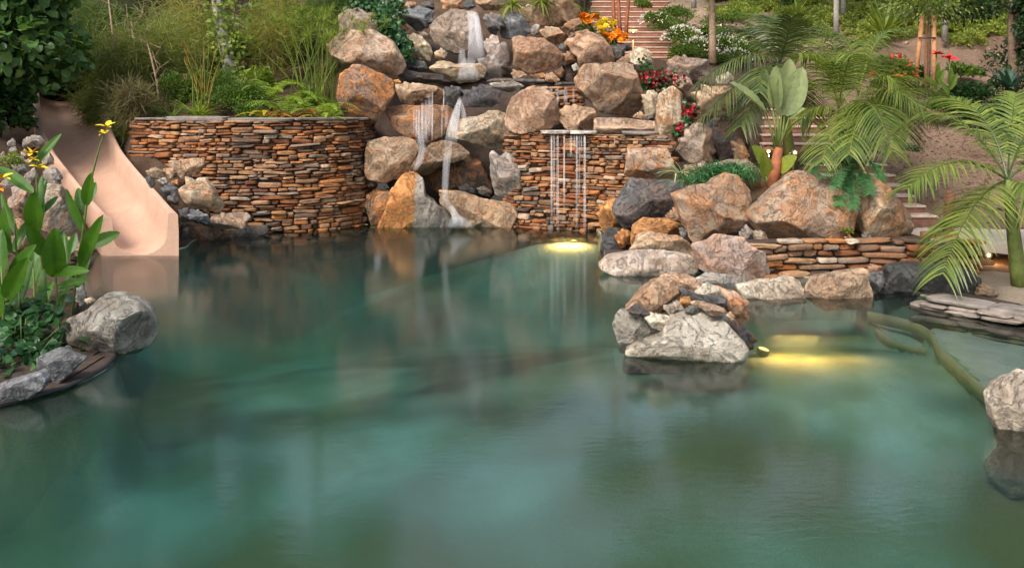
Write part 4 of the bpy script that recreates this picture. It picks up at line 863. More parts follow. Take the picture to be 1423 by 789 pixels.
# ------------------------------------------------------------------ right shore: patio edge, post, coping
edge = [(1262, 337), (1300, 335), (1345, 336), (1385, 338), (1423, 342), (1520, 352), (1640, 362)]
zp = .36; front = [W(px, py, zp) for px, py in edge]; bk = [np.array([p[0] * 1.02, 13.6 if i < 3 else 13.9, zp]) for i, p in enumerate(front)]
V = [p for p in front] + bk; n = len(front); V = np.array(V + [v - np.array([0, 0, .13]) for v in V])
Fl = []
for i in range(n - 1):
    Fl += [(i, i + 1, n + i + 1, n + i), (2 * n + i, 3 * n + i, 3 * n + i + 1, 2 * n + i + 1), (i, 2 * n + i, 2 * n + i + 1, i + 1), (n + i, n + i + 1, 3 * n + i + 1, 3 * n + i)]
Fl += [(0, n, 3 * n, 2 * n), (n - 1, 2 * n + n - 1, 3 * n + n - 1, 2 * n - 1)]
tag(mk('patio', V, Fl, M['conc'], None, None, False), kind='structure')
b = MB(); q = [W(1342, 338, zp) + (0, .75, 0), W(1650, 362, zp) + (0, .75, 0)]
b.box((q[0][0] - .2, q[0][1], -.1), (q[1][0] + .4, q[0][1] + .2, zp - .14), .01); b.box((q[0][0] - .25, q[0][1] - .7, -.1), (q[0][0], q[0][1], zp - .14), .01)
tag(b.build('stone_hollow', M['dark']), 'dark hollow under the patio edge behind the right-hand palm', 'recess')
# fallen timber edging under the patio
p = W(1322, 326, zp)
b = MB().box((-.055, -.055, 0), (.055, .055, .62), .012); b2 = b.build('wooden_post', M['post'], None, (p[0], p[1] + .1, zp - .02)); b2.rotation_euler = (0, math.radians(3), 0)
tag(b2, 'leaning brown wooden post at the edge of the patio', 'post')
p = W(1309, 334, zp); b = MB().box((-.22, -.09, 0), (.24, .09, .10), .02).build('timber_block', M['post'], None, (p[0], p[1] + .1, zp)); tag(b, 'short brown timber block lying at the foot of the post', 'timber block')
stone_wall('stone_coping', [W(px, py, .1) + (0, .16, 0) for px, py in ((1296, 417), (1330, 423), (1380, 432), (1423, 440), (1520, 455), (1640, 468))], -.2, .075, 21, 'low slate coping with a sandy top along the right pool edge', hmin=.035, hmax=.06, lmin=.2, lmax=.55, thick=.3, caps=(.3, .7), mat='coping')
# black rim of the left flower bed
b = MB(); pts = [W(px, py, .02) for px, py in ((-140, 604), (-60, 578), (0, 561), (50, 549), (90, 538), (125, 522), (148, 508), (160, 496))]
b.tube(pts, .024, 8, .7); tag(b.build('curved_edging', M['hose']), 'thin black curved rim edging the left flower bed at the water', 'rim')

# ------------------------------------------------------------------ falling water
def fall(name, label, strands, parts=True):
    base = None
    for k, (pts, wid, den) in enumerate(strands):
        pts3 = np.array([P(*p) for p in pts]); t = np.linspace(0, 1, len(pts3)); tt = np.linspace(0, 1, 14)
        c = np.stack([np.interp(tt, t, pts3[:, i]) for i in range(3)], 1)
        for _ in range(2): c[1:-1] = (c[:-2] + 2 * c[1:-1] + c[2:]) / 4
        w = np.interp(tt, np.linspace(0, 1, len(wid)), wid) * c[:, 1] / F / 2
        n = 10; V = []
        for i in range(14):
            for j in range(n):
                a = 2 * math.pi * j / n; V.append(c[i] + np.array([math.cos(a) * w[i], math.sin(a) * min(w[i] * .6, .08), 0]))
        Fl = np.array([(i * n + j, i * n + (j + 1) % n, (i + 1) * n + (j + 1) % n, (i + 1) * n + j) for i in range(13) for j in range(n)], np.int32)
        if base is None: base = empty(name, c[-1]); tag(base, label, 'waterfall', 'falls of the cascade'); b0 = c[-1]
        o = mk('water_strand', np.array(V) - b0, Fl, M['fall'], base); o['density'] = float(den) * .72; at_ = o.data.attributes.new('thinness', 'FLOAT', 'POINT'); fv = np.clip(np.minimum(np.arange(14) / 3.0 + .12, (13 - np.arange(14)) / 3.5 + .05), 0, 1); at_.data.foreach_set('value', np.repeat(fv, n).astype(np.float32))
fall('waterfall', 'top fall sliding down the right side of the great flat-faced boulder', [
    ([(655, 14, 13.15), (657, 20, 12.95), (661, 50, 12.85), (662, 88, 12.75)], (12, 17, 22, 27), .8), ([(662, 18, 13.05), (664, 40, 12.9), (666, 70, 12.85)], (6, 9, 8), .9),
    ([(651, 80, 12.7), (651, 96, 12.6), (650, 112, 12.5)], (18, 26, 36), .5), ([(642, 66, 12.85), (642, 98, 12.65)], (7, 16), .4)])
fall('waterfall', 'thin left curtain of strands falling from the pink overhanging ledge', [
    ([(x, y0, 11.72), (x - .4, (y0 + y1) / 2, 11.45), (x - .6, y1, 11.35)], (w0, w0 * 1.2, w1), d) for x, y0, y1, w0, w1, d in (
    (575.5, 148, 190, 2, 2, .5), (579, 148, 196, 2.5, 3, .7), (582.5, 147, 205, 3, 5, .8), (587, 143, 212, 4, 8, .8), (592, 138, 200, 4, 6, .6), (597, 132, 190, 5, 4, .5), (601, 125, 196, 2.2, 2.5, .95), (617, 122, 150, 1.8, 2.2, .9), (614.5, 144, 192, 2, 3, .5), (621, 142, 180, 4, 5, .3))] +
    [([(588, 200, 11.38), (584, 222, 11.2), (576, 238, 11.05)], (10, 11, 8), .55)])
fall('waterfall', 'main spout pouring from the slate lip and veiling the hollow rock', [
    ([(639.5, 134, 11.75), (639, 138, 11.5), (633, 160, 11.3), (629, 180, 11.2), (626, 200, 11.15)], (4, 6, 13, 17, 20), .95), ([(640, 137, 11.5), (644, 155, 11.35), (646, 175, 11.3)], (3, 7, 10), .55),
    ([(624, 196, 11.12), (620, 230, 11.0), (618, 270, 10.95), (618, 290, 10.95)], (12, 11, 9, 8), .55),
    ([(622, 280, 10.95), (632, 297, 10.85), (640, 312, 10.82)], (7, 12, 24), .75), ([(636, 300, 10.84), (641, 317, 10.8)], (18, 44), .5)])
fall('waterfall', 'curtain of thin separate streams falling from the sill of the right stone wall', [
    ([(x, 186.5, 10.85), (x, 190, 10.66), (x, (190 + y1) / 2, 10.55), (x, y1, 10.48)], (w * .8, w, w * 1.1, w * 1.5), d) for x, y1, w, d in ((766.5, 322, 2.6, .75), (775, 324, 3.6, .6), (784, 298, 2.6, .75), (793.5, 218, 2.4, .7), (798, 206, 2, .6), (801.5, 326, 2.6, .75), (812.5, 327, 3.2, .8), (808, 212, 1.8, .6), (854, 202, 1.4, .5), (770, 312, 2, .45), (805, 300, 2, .4))])
fall('waterfall', 'thin films trickling over the little wet wall under the thin slab', [([(x, 121, 11.95), (x, 145, 11.88)], (w, w * 1.2), .5) for x, w in ((766, 4), (775, 3), (786, 5), (797, 3))])

# ------------------------------------------------------------------ lamps
def lamp_point(parent, loc, e, col=(1, .58, .25), r=.008):
    d = bpy.data.lights.new('bulb_light', 'POINT'); d.energy = e; d.color = col; d.shadow_soft_size = r
    return link(bpy.data.objects.new('bulb_light', d), parent, loc)
def path_lamp(px, py, Y, hgt, e, label):
    p = P(px, py, Y); z0 = min(tz(p[0], p[1]), p[2] - hgt); b = empty('path_lamp', (p[0], p[1], z0)); tag(b, label, 'garden lamp', 'lit garden lamps'); h = p[2] - z0
    MB().tube([(0, 0, 0), (0, 0, h * .8)], .014, 8).build('stake', M['copper'], b)
    MB().lathe([(.001, h + .06), (.05, h + .045), (.12, h + .005), (.125, h - .005), (.11, h - .004), (.0, h + .02)]).build('shade', M['copper'], b)
    MB().lathe([(.001, h - .06), (.022, h - .045), (.022, h - .005), (.001, h)], n=10).build('bulb', M['lamp'], b); lamp_point(b, (0, -.02, h - .09), e)
def spot_lamp(px, py, Y, e, label, rz=0.0):
    p = P(px, py, Y); z0 = min(tz(p[0], p[1]), p[2] - .1); b = empty('garden_spotlight', (p[0], p[1], z0)); tag(b, label, 'garden lamp', 'lit garden lamps'); h = p[2] - z0
    MB().tube([(0, .06, 0), (0, .06, h)], .014, 8).build('stake', M['metal'], b)
    MB().tube([(0, .13, h - .03), (0, .08, h - .015), (0, -.03, h + .0)], [.03, .05, .055], 12).build('housing', M['metal'], b)
    MB().tube([(0, -.032, h), (0, -.036, h)], [.022, .022], 12).build('lens', M['lamp'], b); lamp_point(b, (0, -.12, h + .02), e)
path_lamp(880, 42, 15.1, .35, 22, 'lit mushroom-shaped path lamp glowing orange at the foot of the upper stairs')
spot_lamp(1104, 212, 9.75, 5, 'small lit spotlight right of the bird of paradise stem')
spot_lamp(1372, 354, 8.55, 7, 'lit lamp under the patio edge in the dark hollow')
path_lamp(1068, 208, 10.3, .3, 7, 'lit path lamp half hidden behind the bird of paradise leaves')
def pool_lamp(px, py, z, dy, tilt, rx, ry, e, label, far):
    p = W(px, py, z) + (0, dy, 0); b = empty('pool_light', p); tag(b, label, 'pool light', 'underwater pool lights')
    q = Vector(tilt).to_track_quat('Z', 'Y').to_matrix().to_4x4() @ Matrix.Diagonal((rx / .09, ry / .09, 1, 1))
    for o in (MB().lathe([(.001, -.08), (.10, -.06), (.115, 0), (.105, .008), (.09, .0)], n=24).build('housing', M['metal'], b), MB().lathe([(.09, .004), (.05, .012), (.001, .016)], n=24).build('lens', M['poollamp'], b)): o.matrix_local = q
    for k, (fx, fy, fz, sx, sy, en) in enumerate(far):                 # a flat lamp under the surface washing the shelf below it
        d = bpy.data.lights.new('pool_glow', 'AREA'); d.shape = 'ELLIPSE'; d.size = sx; d.size_y = sy; d.energy = en * e; d.color = (1, .37, .09); link(bpy.data.objects.new('pool_glow', d), b, (fx, fy, fz))
pool_lamp(797, 334, -.10, -.05, (0, -.10, 1), .05, .05, 21, 'lit underwater light at the foot of the right stone wall', ((-.1, -.25, .08, .55, .30, 1.0),))
pool_lamp(1066, 490, -.17, .12, (.2, -.1, 1), .05, .05, 24, 'lit underwater light on the right side of the rock island', ((.30, -.08, .15, .50, .16, .8), (.75, -.12, .15, .4, .16, .08)))
# ------------------------------------------------------------------ plants
RNG = np.random.default_rng(11)
def nrmz(a): return a / (np.linalg.norm(a, axis=-1, keepdims=True) + 1e-9)
def strip(n, prof, fold=.0, bend=.0, cols=3):
    """leaf template along +y, length 1, half width given by prof(t); folded along the midrib, bent down"""
    t = np.linspace(0, 1, n + 1); V = []; 
    for q in t:
        w = prof(q)
        for c in np.linspace(-1, 1, cols): V.append((c * w, q, abs(c) * w * fold - bend * q * q))
    Fl = [(i * cols + k, i * cols + k + 1, (i + 1) * cols + k + 1, (i + 1) * cols + k) for i in range(n) for k in range(cols - 1)]
    return np.array(V), np.array(Fl, np.int32)
OVAL = strip(4, lambda t: .30 * math.sin(math.pi * min(1, t * .93 + .05)) ** .8, .45, .12)
ROUND = strip(4, lambda t: .46 * math.sin(math.pi * (t * .96 + .02)) ** .6, .3, .15)
HEART = strip(4, lambda t: (.42 if t < .15 else .46 * math.sin(math.pi * (1 - t) ** .55 * .62 + .0) ** .9), .25, .2)
DIAM = (np.array([(0, 0, 0), (-.27, .5, .08), (0, 1, -.08), (.27, .5, .08)]), np.array([(0, 1, 2, 3)], np.int32))
BLADE = strip(4, lambda t: .03 * (1 - t) ** .5 + .002, 0, .25, 2)
NEEDLE = strip(2, lambda t: .018 * (1 - t) ** .4 + .001, 0, .12, 2)
PETAL = strip(3, lambda t: .28 * math.sin(math.pi * min(1, t * .85 + .1)), .3, .25)
def cloud(tm, pos, d, size, roll=.7, up=(0, 0, 1), wid=1.0):
    """many leaves: template, positions, pointing directions, sizes -> V, F"""
    T, Fq = tm; n = len(pos); d = nrmz(np.asarray(d, float)); size = np.broadcast_to(size, (n,))
    u = np.asarray(up, float) + RNG.normal(size=(n, 3)) * roll; z = nrmz(u - (u * d).sum(1, keepdims=True) * d); x = np.cross(d, z)
    T_ = T * np.array([wid, 1, wid])
    V = pos[:, None, :] + size[:, None, None] * (T_[None, :, 0:1] * x[:, None] + T_[None, :, 1:2] * d[:, None] + T_[None, :, 2:3] * z[:, None])
    return V.reshape(-1, 3), (Fq[None] + (np.arange(n) * len(T))[:, None, None]).reshape(-1, Fq.shape[1])
def merge(*vf):
    V, Fl, n = [], [], 0
    for v, f in vf: V.append(v); Fl.append(f + n); n += len(v)
    return np.concatenate(V), np.concatenate(Fl)
def tube_vf(pts, rad, n=5):
    m = MB(); m.tube(pts, rad, n, cap=False); return np.concatenate(m.V), np.array(m.F, np.int32)
def bez(a, b, c, t):
    t = np.asarray(t)[:, None]; return (1 - t) ** 2 * a + 2 * t * (1 - t) * b + t * t * c
def frond_vf(a, b, c, n=34, L=.45, w=.020, start=.12, droop=.55, lift=.25, ang=.75, seg=4, taper=.5, r=.012):
    a, b, c = [np.asarray(q, float) for q in (a, b, c)]
    t = np.repeat(np.linspace(start, .995, n), 2); s = np.tile([-1.0, 1.0], n); p = bez(a, b, c, t); T = nrmz(2 * (1 - t)[:, None] * (b - a) + 2 * t[:, None] * (c - b))
    S = np.cross(T, np.array([0, 0, 1.0])); S = nrmz(S + 1e-6); N = np.cross(S, T)
    an = ang * (1.15 - .55 * t) + RNG.normal(0, .06, len(t))
    d = nrmz(S * (s * np.sin(an + .35))[:, None] + T * np.cos(an + .35)[:, None] + N * (lift + RNG.normal(0, .10, len(t)))[:, None])
    u_ = (t - start) / (1 - start); ln = L * np.clip(np.minimum(.45 + 2.6 * u_, 1.0) * (1 - (1 - taper) * u_ ** 2.0), .1, 1) * RNG.uniform(.85, 1.1, len(t))
    k = np.linspace(0, 1, seg + 1); V = []
    g = np.array([0, 0, -1.0])
    for q in k:
        cen = p + d * (ln * q)[:, None] + g * (droop * ln * q ** 2.2)[:, None]; ww = w * (.55 + .9 * q if q < .4 else 1.0 * (1 - q) ** .7 * 1.25) + .001
        side = nrmz(np.cross(d, N)); V.append(cen - side * ww); V.append(cen + side * ww)
    V = np.stack(V, 1).reshape(-1, 3); m = 2 * (seg + 1)
    f0 = np.array([(2 * i, 2 * i + 1, 2 * i + 3, 2 * i + 2) for i in range(seg)], np.int32); Fl = (f0[None] + (np.arange(len(t)) * m)[:, None, None]).reshape(-1, 4)
    tt = np.linspace(0, 1, 12)
    return merge((V, Fl), tube_vf(bez(a, b, c, tt), r * (1.15 - tt), 5))
def ellip(n, r, shell=.55, flatb=True):
    d = nrmz(RNG.normal(size=(n, 3))); 
    if flatb: d[:, 2] = np.abs(d[:, 2]) * 1.0 - .12
    return d * (shell + (1 - shell) * RNG.random((n, 1))) * np.array(r), d

def G_(c): return {k: v for k, v in c.items()}
LEAF = dict(
    dark=m_leaf('leaf_dark', [(.012, .035, .012), (.022, .06, .018), (.035, .085, .028), (.05, .10, .03)], .3, .42),
    dark2=m_leaf('leaf_deep', [(0.041, 0.101, 0.030), (0.074, 0.162, 0.047), (0.115, 0.230, 0.068), (0.149, 0.270, 0.081)], .3, .42),
    mid=m_leaf('leaf_mid', [(0.048, 0.102, 0.018), (0.090, 0.168, 0.026), (0.144, 0.234, 0.042), (0.102, 0.180, 0.030)], .35),
    lite=m_leaf('leaf_light', [(0.115, 0.184, 0.029), (0.184, 0.265, 0.040), (0.253, 0.322, 0.057), (0.149, 0.218, 0.034)], .35),
    wisp=m_leaf('leaf_feathery', [(0.104, 0.163, 0.046), (0.182, 0.240, 0.065), (0.247, 0.286, 0.091), (0.286, 0.286, 0.098), (0.143, 0.215, 0.058)], .4),
    palm=m_leaf('leaf_palm', [(.06, .105, .02), (.11, .17, .03), (.17, .235, .045), (.27, .31, .075)], .35, .38, .5),
    palmd=m_leaf('leaf_palm_dark', [(.035, .062, .02), (.06, .092, .026), (.10, .135, .04), (.14, .165, .055)], .25, .38, .5),
    sago=m_leaf('leaf_sago', [(.025, .10, .035), (.05, .17, .06), (.09, .25, .10)], .2, .35, .5),
    canna=m_leaf('leaf_canna', [(.035, .11, .010), (.06, .16, .014), (.09, .21, .02)], .42, .4, .4),
    paddle=m_leaf('leaf_paddle', [(.19, .25, .12), (.25, .31, .16), (.22, .28, .14)], .25, .42, .4),
    fern=m_leaf('leaf_fern', [(.16, .27, .03), (.23, .34, .045), (.30, .40, .07)], .35), fernb=m_leaf('leaf_fern_brown', [(.16, .055, .015), (.26, .09, .02), (.2, .10, .03)], .3), ferny=m_leaf('leaf_fern_yellow', [(.34, .27, .03), (.45, .36, .05)], .35),
    reed=m_leaf('leaf_reed', [(.09, .15, .02), (.16, .2, .03), (.42, .22, .04), (.1, .16, .02)], .2), dry=m_leaf('leaf_dry', [(.15, .10, .055), (.22, .16, .08), (.16, .16, .07), (.12, .14, .05)], .25),
    ivy=m_leaf('leaf_ivy', [(.01, .05, .012), (.02, .085, .02), (.05, .14, .04)], .25, .35, .5), blue=m_leaf('leaf_blue', [(.03, .085, .07), (.06, .13, .10)], .2), varieg=m_leaf('leaf_striped', [(.3, .36, .2), (.55, .58, .42), (.12, .22, .06)], .3),
    wisp2=m_leaf('leaf_feathery_green', [(.05, .10, .025), (.09, .16, .04), (.13, .21, .05)], .4), wisp3=m_leaf('leaf_feathery_yellow', [(.22, .25, .06), (.32, .33, .09), (.28, .24, .08)], .4),
    hill=m_leaf('leaf_hill', [(.20, .28, .05), (.29, .36, .075), (.37, .42, .12), (.24, .31, .06)], .3), grey=m_leaf('leaf_grey', [(.10, .13, .09), (.15, .18, .12)], .2),
    redl=m_leaf('leaf_red', [(.30, .012, .03), (.18, .01, .02), (.42, .03, .05)], .25), whitef=m_leaf('flower_white', [(.8, .8, .78), (.7, .7, .7)], .2))

def plant(name, label, cat, loc, group=None):
    e = empty(name, loc); tag(e, label, cat, group); return e
def mound(name, label, loc, r, n, leaf, mat, cat='shrub', tm=OVAL, shell=.5, group=None, lumps=7, flowers=None, stems=True):
    b = plant(name, label, cat, loc, group); P_, D_ = [], []
    for k in range(lumps):
        a = RNG.uniform(0, 6.28); q = RNG.uniform(.2, .75); c = np.array([math.cos(a) * r[0] * q, math.sin(a) * r[1] * q, r[2] * RNG.uniform(.05, .5)])
        p, d = ellip(n // lumps, np.array(r) * RNG.uniform(.38, .62), shell); P_.append(p + c); D_.append(d)
    p = np.concatenate(P_); d = np.concatenate(D_); p[:, 2] = np.maximum(p[:, 2], .01)
    V, Fl = cloud(tm, p, d + RNG.normal(size=d.shape) * .55 + (0, 0, .25), leaf * RNG.uniform(.6, 1.25, len(p)), .6)
    mk('foliage', V, Fl, mat, b, None, False)
    if stems:
        m = MB()
        for k in range(6):
            a = RNG.uniform(0, 6.28); e = np.array([math.cos(a) * r[0] * .5, math.sin(a) * r[1] * .5, r[2] * .7]); m.tube([(0, 0, -.05), e * (.4, .4, .6), e], [.012, .008, .004], 5)
        m.build('stems', M['bark'], b)
    if flowers:
        fm, fn, fs, ftm = flowers; p, d = ellip(fn, np.array(r) * 1.02, .93); p[:, 2] = np.abs(p[:, 2]) + r[2] * .12
        V, Fl = cloud(ftm, p, d + RNG.normal(size=d.shape) * .5, fs * RNG.uniform(.7, 1.2, fn), .6); o = mk('blossoms', V, Fl, fm, b, None, False)
    return b
def bloom_vf(c, r, petals=9, layers=2, up=(0, -.4, 1)):
    out = []
    for l in range(layers):
        a = np.arange(petals) * 6.283 / petals + l * .3; d = np.c_[np.cos(a), np.sin(a), np.full(petals, .25 + .75 * l)]; out.append(cloud(PETAL, np.repeat([c], petals, 0), d, r * (1 - .25 * l), .15, wid=1.25))
    return merge(*out)
def marigold(label, px, py, Y, wpx, hpx, nf, fr, mat, leafmat):
    c = P(px, py, Y); sc = Y * K / F; z0 = min(tz(c[0], c[1]) + .02, c[2] - .1); z0 = max(z0, c[2] - .5); b = plant('flower_clump', label, 'flowers', (c[0], c[1], z0), 'bright flower clumps by the stairs'); h = c[2] - z0
    p, d = ellip(500, (wpx * sc / 2, .22, max(h, .12)), .3); V, Fl = cloud(OVAL, p, d, .07 * RNG.uniform(.6, 1.2, 500), .6); mk('foliage', V, Fl, leafmat, b, None, False)
    me = None
    for k in range(nf):
        x = RNG.uniform(-1, 1); y = RNG.uniform(-1, .3); zz = RNG.uniform(-1, 1) * math.sqrt(max(0, 1 - x * x * .8)); q = np.array([x * wpx * sc / 2, y * .2 - .12, h + zz * hpx * sc / 2])
        if me is None:
            V, Fl = merge(bloom_vf(np.zeros(3), fr, 10, 3), bloom_vf(np.array([0, 0, fr * .2]), fr * .7, 8, 2)); o = mk('blossom', V, Fl, mat, b, q); me = o.data
        else: o = link(bpy.data.objects.new('blossom', me), b, q)
        o.rotation_euler = (RNG.uniform(.3, 1.1), RNG.uniform(-.4, .4), RNG.uniform(0, 6)); s = RNG.uniform(.8, 1.15); o.scale = (s, s, s)
def rosette(name, label, cat, loc, n, L, w, mat, elev=(.2, 1.3), bend=.5, group=None, tm=None, part='leaf_blades', spread=.03, parent=None):
    b = plant(name, label, cat, loc, group) if parent is None else parent
    a = RNG.uniform(0, 6.28, n); e = RNG.uniform(*elev, n); d = np.c_[np.cos(a) * np.cos(e), np.sin(a) * np.cos(e), np.sin(e)]; p = d * (spread, spread, 0) + RNG.normal(size=(n, 3)) * (spread, spread, 0)
    T = tm or strip(6, lambda t: w * (math.sin(math.pi * min(1, .25 + t * .72)) ** .8), .3, bend)
    V, Fl = cloud(T, p, d, L * RNG.uniform(.7, 1.1, n), .12); mk(part, V, Fl, mat, b, None, False); return b
def fern(label, loc, n, L, mat, group='ferns on the left stone wall', elev=(.5, 1.1), lw=.10, name='fern', front=None, flw=.011):
    b = plant(name, label, 'fern', loc, group)
    for k in range(n):
        a = k * 6.283 / n + RNG.uniform(-.3, .3); e = RNG.uniform(*elev); l = L * RNG.uniform(.75, 1.1); h = np.array([math.cos(a), math.sin(a), 0]); up = np.array([0, 0, 1.0])
        V, Fl = frond_vf((0, 0, 0), h * l * .45 + up * l * .85 * math.sin(e), h * l * .98 + up * l * .35 * math.sin(e), 24, lw * L / .6, flw, .08, .25, .05, 1.0, 2, .12, .005); mk('frond', V, Fl, mat, b, None, False)
    return b

# ---- left background: tall trees, shrubs, feathery clumps
def tree(name, label, loc, h, r, n, leaf, mat, tm=OVAL, bark='bark', lumps=14, group='trees behind the garden', low=.35, tr=.12, lean=0.0):
    b = plant(name, label, 'tree', loc, group); m = MB(); top = np.array([lean, 0, h * .75]); m.tube([(0, 0, -.2), top * .35 + (.05, 0, 0), top * .7, top], [tr, tr * .85, tr * .6, tr * .25], 9)
    P_, D_ = [], []
    for k in range(lumps):
        a = RNG.uniform(0, 6.28); q = RNG.uniform(.25, .85); c = np.array([math.cos(a) * r * q + lean * .8, math.sin(a) * r * q, h * RNG.uniform(low, .88)]); s = r * RNG.uniform(.28, .5)
        p, d = ellip(n // lumps, (s, s, s * .75), .45, False); P_.append(p + c); D_.append(d); m.tube([top * RNG.uniform(.4, .9), (c + top * .6) / 1.7, c], [tr * .3, tr * .18, .01], 5)
    m.build('trunk', M[bark], b); p = np.concatenate(P_); d = np.concatenate(D_)
    V, Fl = cloud(tm, p, d + RNG.normal(size=d.shape) * .6 + (0, 0, -.15), leaf * RNG.uniform(.6, 1.25, len(p)), .6); mk('crown', V, Fl, mat, b, None, False); return b
tree('broadleaf_tree', 'dark tree with large rounded leaves overhanging the top of the slide', P(-30, 190, 10.9), 3.4, 1.7, 6500, .165, LEAF['dark2'], HEART, lumps=22, low=.25)
tree('evergreen_tree', 'tall dark tree outside the top left corner of the garden', at(-90, 14.5), 12, 3.2, 8000, .24, LEAF['dark'], OVAL, low=.25)
tree('evergreen_tree', 'tall dark tree behind the feathery clumps at the upper left', at(90, 17.5), 15, 3.4, 9000, .26, LEAF['dark'], OVAL, low=.18)
tree('evergreen_tree', 'tall olive tree behind the vine-clad stump', at(290, 19.0), 16, 3.4, 9000, .26, LEAF['mid'], OVAL, low=.12)
tree('evergreen_tree', 'tall shadowy tree behind the papyrus at the upper left', at(440, 19.5), 15.5, 2.2, 6000, .24, LEAF['dark'], OVAL, low=.12)
for px, Y, r, lab, mt in ((30, 13.2, 1.3, 'dark shrub filling the corner behind the slide top', 'dark'), (215, 14.6, 1.4, 'dark shrub behind the middle feathery clump', 'dark'), (330, 14.2, 1.3, 'olive shrub behind the vine-clad stump', 'mid'), (410, 14.6, 1.3, 'olive shrub behind the papyrus stems', 'mid'), (470, 14.8, 1.0, 'dark shrub against the upper left boulders', 'dark'), (130, 14.0, 1.3, 'dark shrub behind the leftmost feathery clump', 'dark'), (-60, 10.8, 1.1, 'dark shrub under the large-leaved tree at the left edge', 'dark')):
    mound('shrub', lab, at(px, Y), (r, r * .8, r * 1.25), 2600, .15, LEAF[mt], group='shrubs of the left garden')
def feathery(label, loc, h, spread, n, stems, lean=(0, 0), mat='wisp'):
    b = plant('feathery_bamboo', label, 'bamboo', loc, 'feathery clumps left of the waterfall'); m = MB(); P_, D_ = [], []
    for k in range(stems):
        a = RNG.uniform(0, 6.28); q = spread * math.sqrt(RNG.random()); hh = h * RNG.uniform(.55, 1.05); e = np.array([math.cos(a) * q + lean[0], math.sin(a) * q * .7 + lean[1], hh]); c = np.array([e[0] * .25, e[1] * .25, hh * .75])
        t = np.linspace(0, 1, 9); s = bez(np.array([RNG.normal(0, .06), RNG.normal(0, .06), 0]), c, e, t); m.tube(s, .012 * (1.05 - t), 5)
        kk = n // stems; tt = RNG.beta(2.2, 1.3, kk); p = bez(s[0], c, e, tt); off = RNG.normal(size=(kk, 3)) * (.17, .17, .11) * h / 2.0; P_.append(p + off); D_.append(off + RNG.normal(size=(kk, 3)) * .12 + (0, 0, .02))
    m.build('canes', M['palmtrunk'], b); p = np.concatenate(P_); d = np.concatenate(D_); V, Fl = cloud(NEEDLE, p, d, RNG.uniform(.14, .34, len(p)), .8); mk('foliage', V, Fl, LEAF[mat], b, None, False)
feathery('tall feathery bamboo clump spilling over the slide top', at(160, 12.2), 2.1, .9, 7000, 16)
feathery('tallest feathery clump with bare canes in the middle of the left garden', at(218, 12.4), 2.2, .85, 7000, 14)
feathery('feathery clump standing further back at the upper left', at(120, 13.6), 2.6, .9, 4500, 12, mat='wisp2')
feathery('feathery clump leaning left of the vine-clad stump', at(258, 13.2), 2.4, .7, 4500, 12, mat='wisp3')
feathery('feathery olive clump between the stump and the papyrus', at(375, 13.4), 2.5, .75, 4500, 12, mat='wisp3')
feathery('small feathery tuft drooping on the slide wall', at(178, 11.6), .85, .5, 3500, 10)
feathery('feathery clump beside the uppermost left boulders', at(455, 13.6), 2.3, .55, 3500, 10, mat='wisp2')
feathery('feathery tuft hiding the top end of the slide', at(138, 12.5), 1.1, .5, 4200, 12)
feathery('brownish wispy grass tuft between slide and left stone wall', at(185, 11.25), .8, .42, 2600, 12, mat='dry')
mound('shrub', 'small-leaved rounded green bush on the left stone wall beside the reeds', at(330, 11.75), (.70, .5, .85), 4600, .055, LEAF['mid'], tm=DIAM, group='clipped bushes on the left wall')
mound('shrub', 'small-leaved dark bush left of the reeds above the stone wall', at(262, 12.0), (.6, .45, .85), 3600, .055, LEAF['mid'], tm=DIAM, group='clipped bushes on the left wall')
mound('shrub', 'low green bush left of the ferns at the wall top', at(352, 11.35), (.42, .3, .36), 2200, .05, LEAF['mid'], tm=DIAM, group='clipped bushes on the left wall')
rosette('strappy_lily', 'strappy light green lily at the foot of the reeds', 'lily', at(276, 11.35), 60, .50, .035, LEAF['lite'], (.3, 1.3), .45)
rosette('strappy_lily', 'strappy lily at the left end of the stone wall top', 'lily', at(240, 11.4), 40, .40, .03, LEAF['mid'], (.3, 1.3), .45)
rosette('groundcover_plant', 'grey-green low plant at the wall top under the yellow fern', 'plant', at(352, 11.1), 60, .22, .05, LEAF['grey'], (.2, 1.2), .4)
trunk_thing_late = []
def reeds(label, px, py0, Y, n, h, spread, mat, r=.010, top=None):
    b = plant('reed_clump', label, 'reeds', at(px, Y), 'tall reeds on the left wall'); vf = []
    for k in range(n):
        x, y = RNG.normal(0, spread * .35, 2); hh = h * RNG.uniform(.7, 1.05); ln = RNG.normal(0, spread * .9, 2); t = np.linspace(0, 1, 6); vf.append(tube_vf(np.c_[x + ln[0] * t ** 1.6, y + ln[1] * t ** 1.6, hh * t], r * (1.1 - .7 * t), 5))
        if top: 
            e = np.array([x + ln[0], y + ln[1], hh]); dd = nrmz(RNG.normal(size=(40, 3)) + (0, 0, .6)); vf.append(cloud(NEEDLE, np.repeat([e], 40, 0), dd, RNG.uniform(.16, .28, 40), .5))
    V, Fl = merge(*vf); mk('reed_stems', V, Fl, mat, b)
for lab, x0, y0, x1, y1, Y in (('slim bare brown stem rising through the feathery clump above the slide', 164, 150, 150, -5, 12.0), ('bent reddish bare stem at the right of the feathery clump', 222, 150, 205, 60, 11.9), ('slim pale stem behind the dry tuft', 192, 140, 182, 30, 12.1)):
    trunk_thing_late.append((lab, x0, y0, x1, y1, Y))
reeds('tall orange and green reeds standing above the left stone wall', 282, 150, 11.5, 18, 1.35, .22, LEAF['reed'], .013)
reeds('tall green papyrus reeds behind the ferns', 432, 100, 12.4, 34, 1.75, .55, LEAF['lite'], .010, True)
reeds('thin papyrus reeds left of the pale hump-backed boulder', 462, 100, 12.6, 22, 1.7, .4, LEAF['lite'], .009, True)
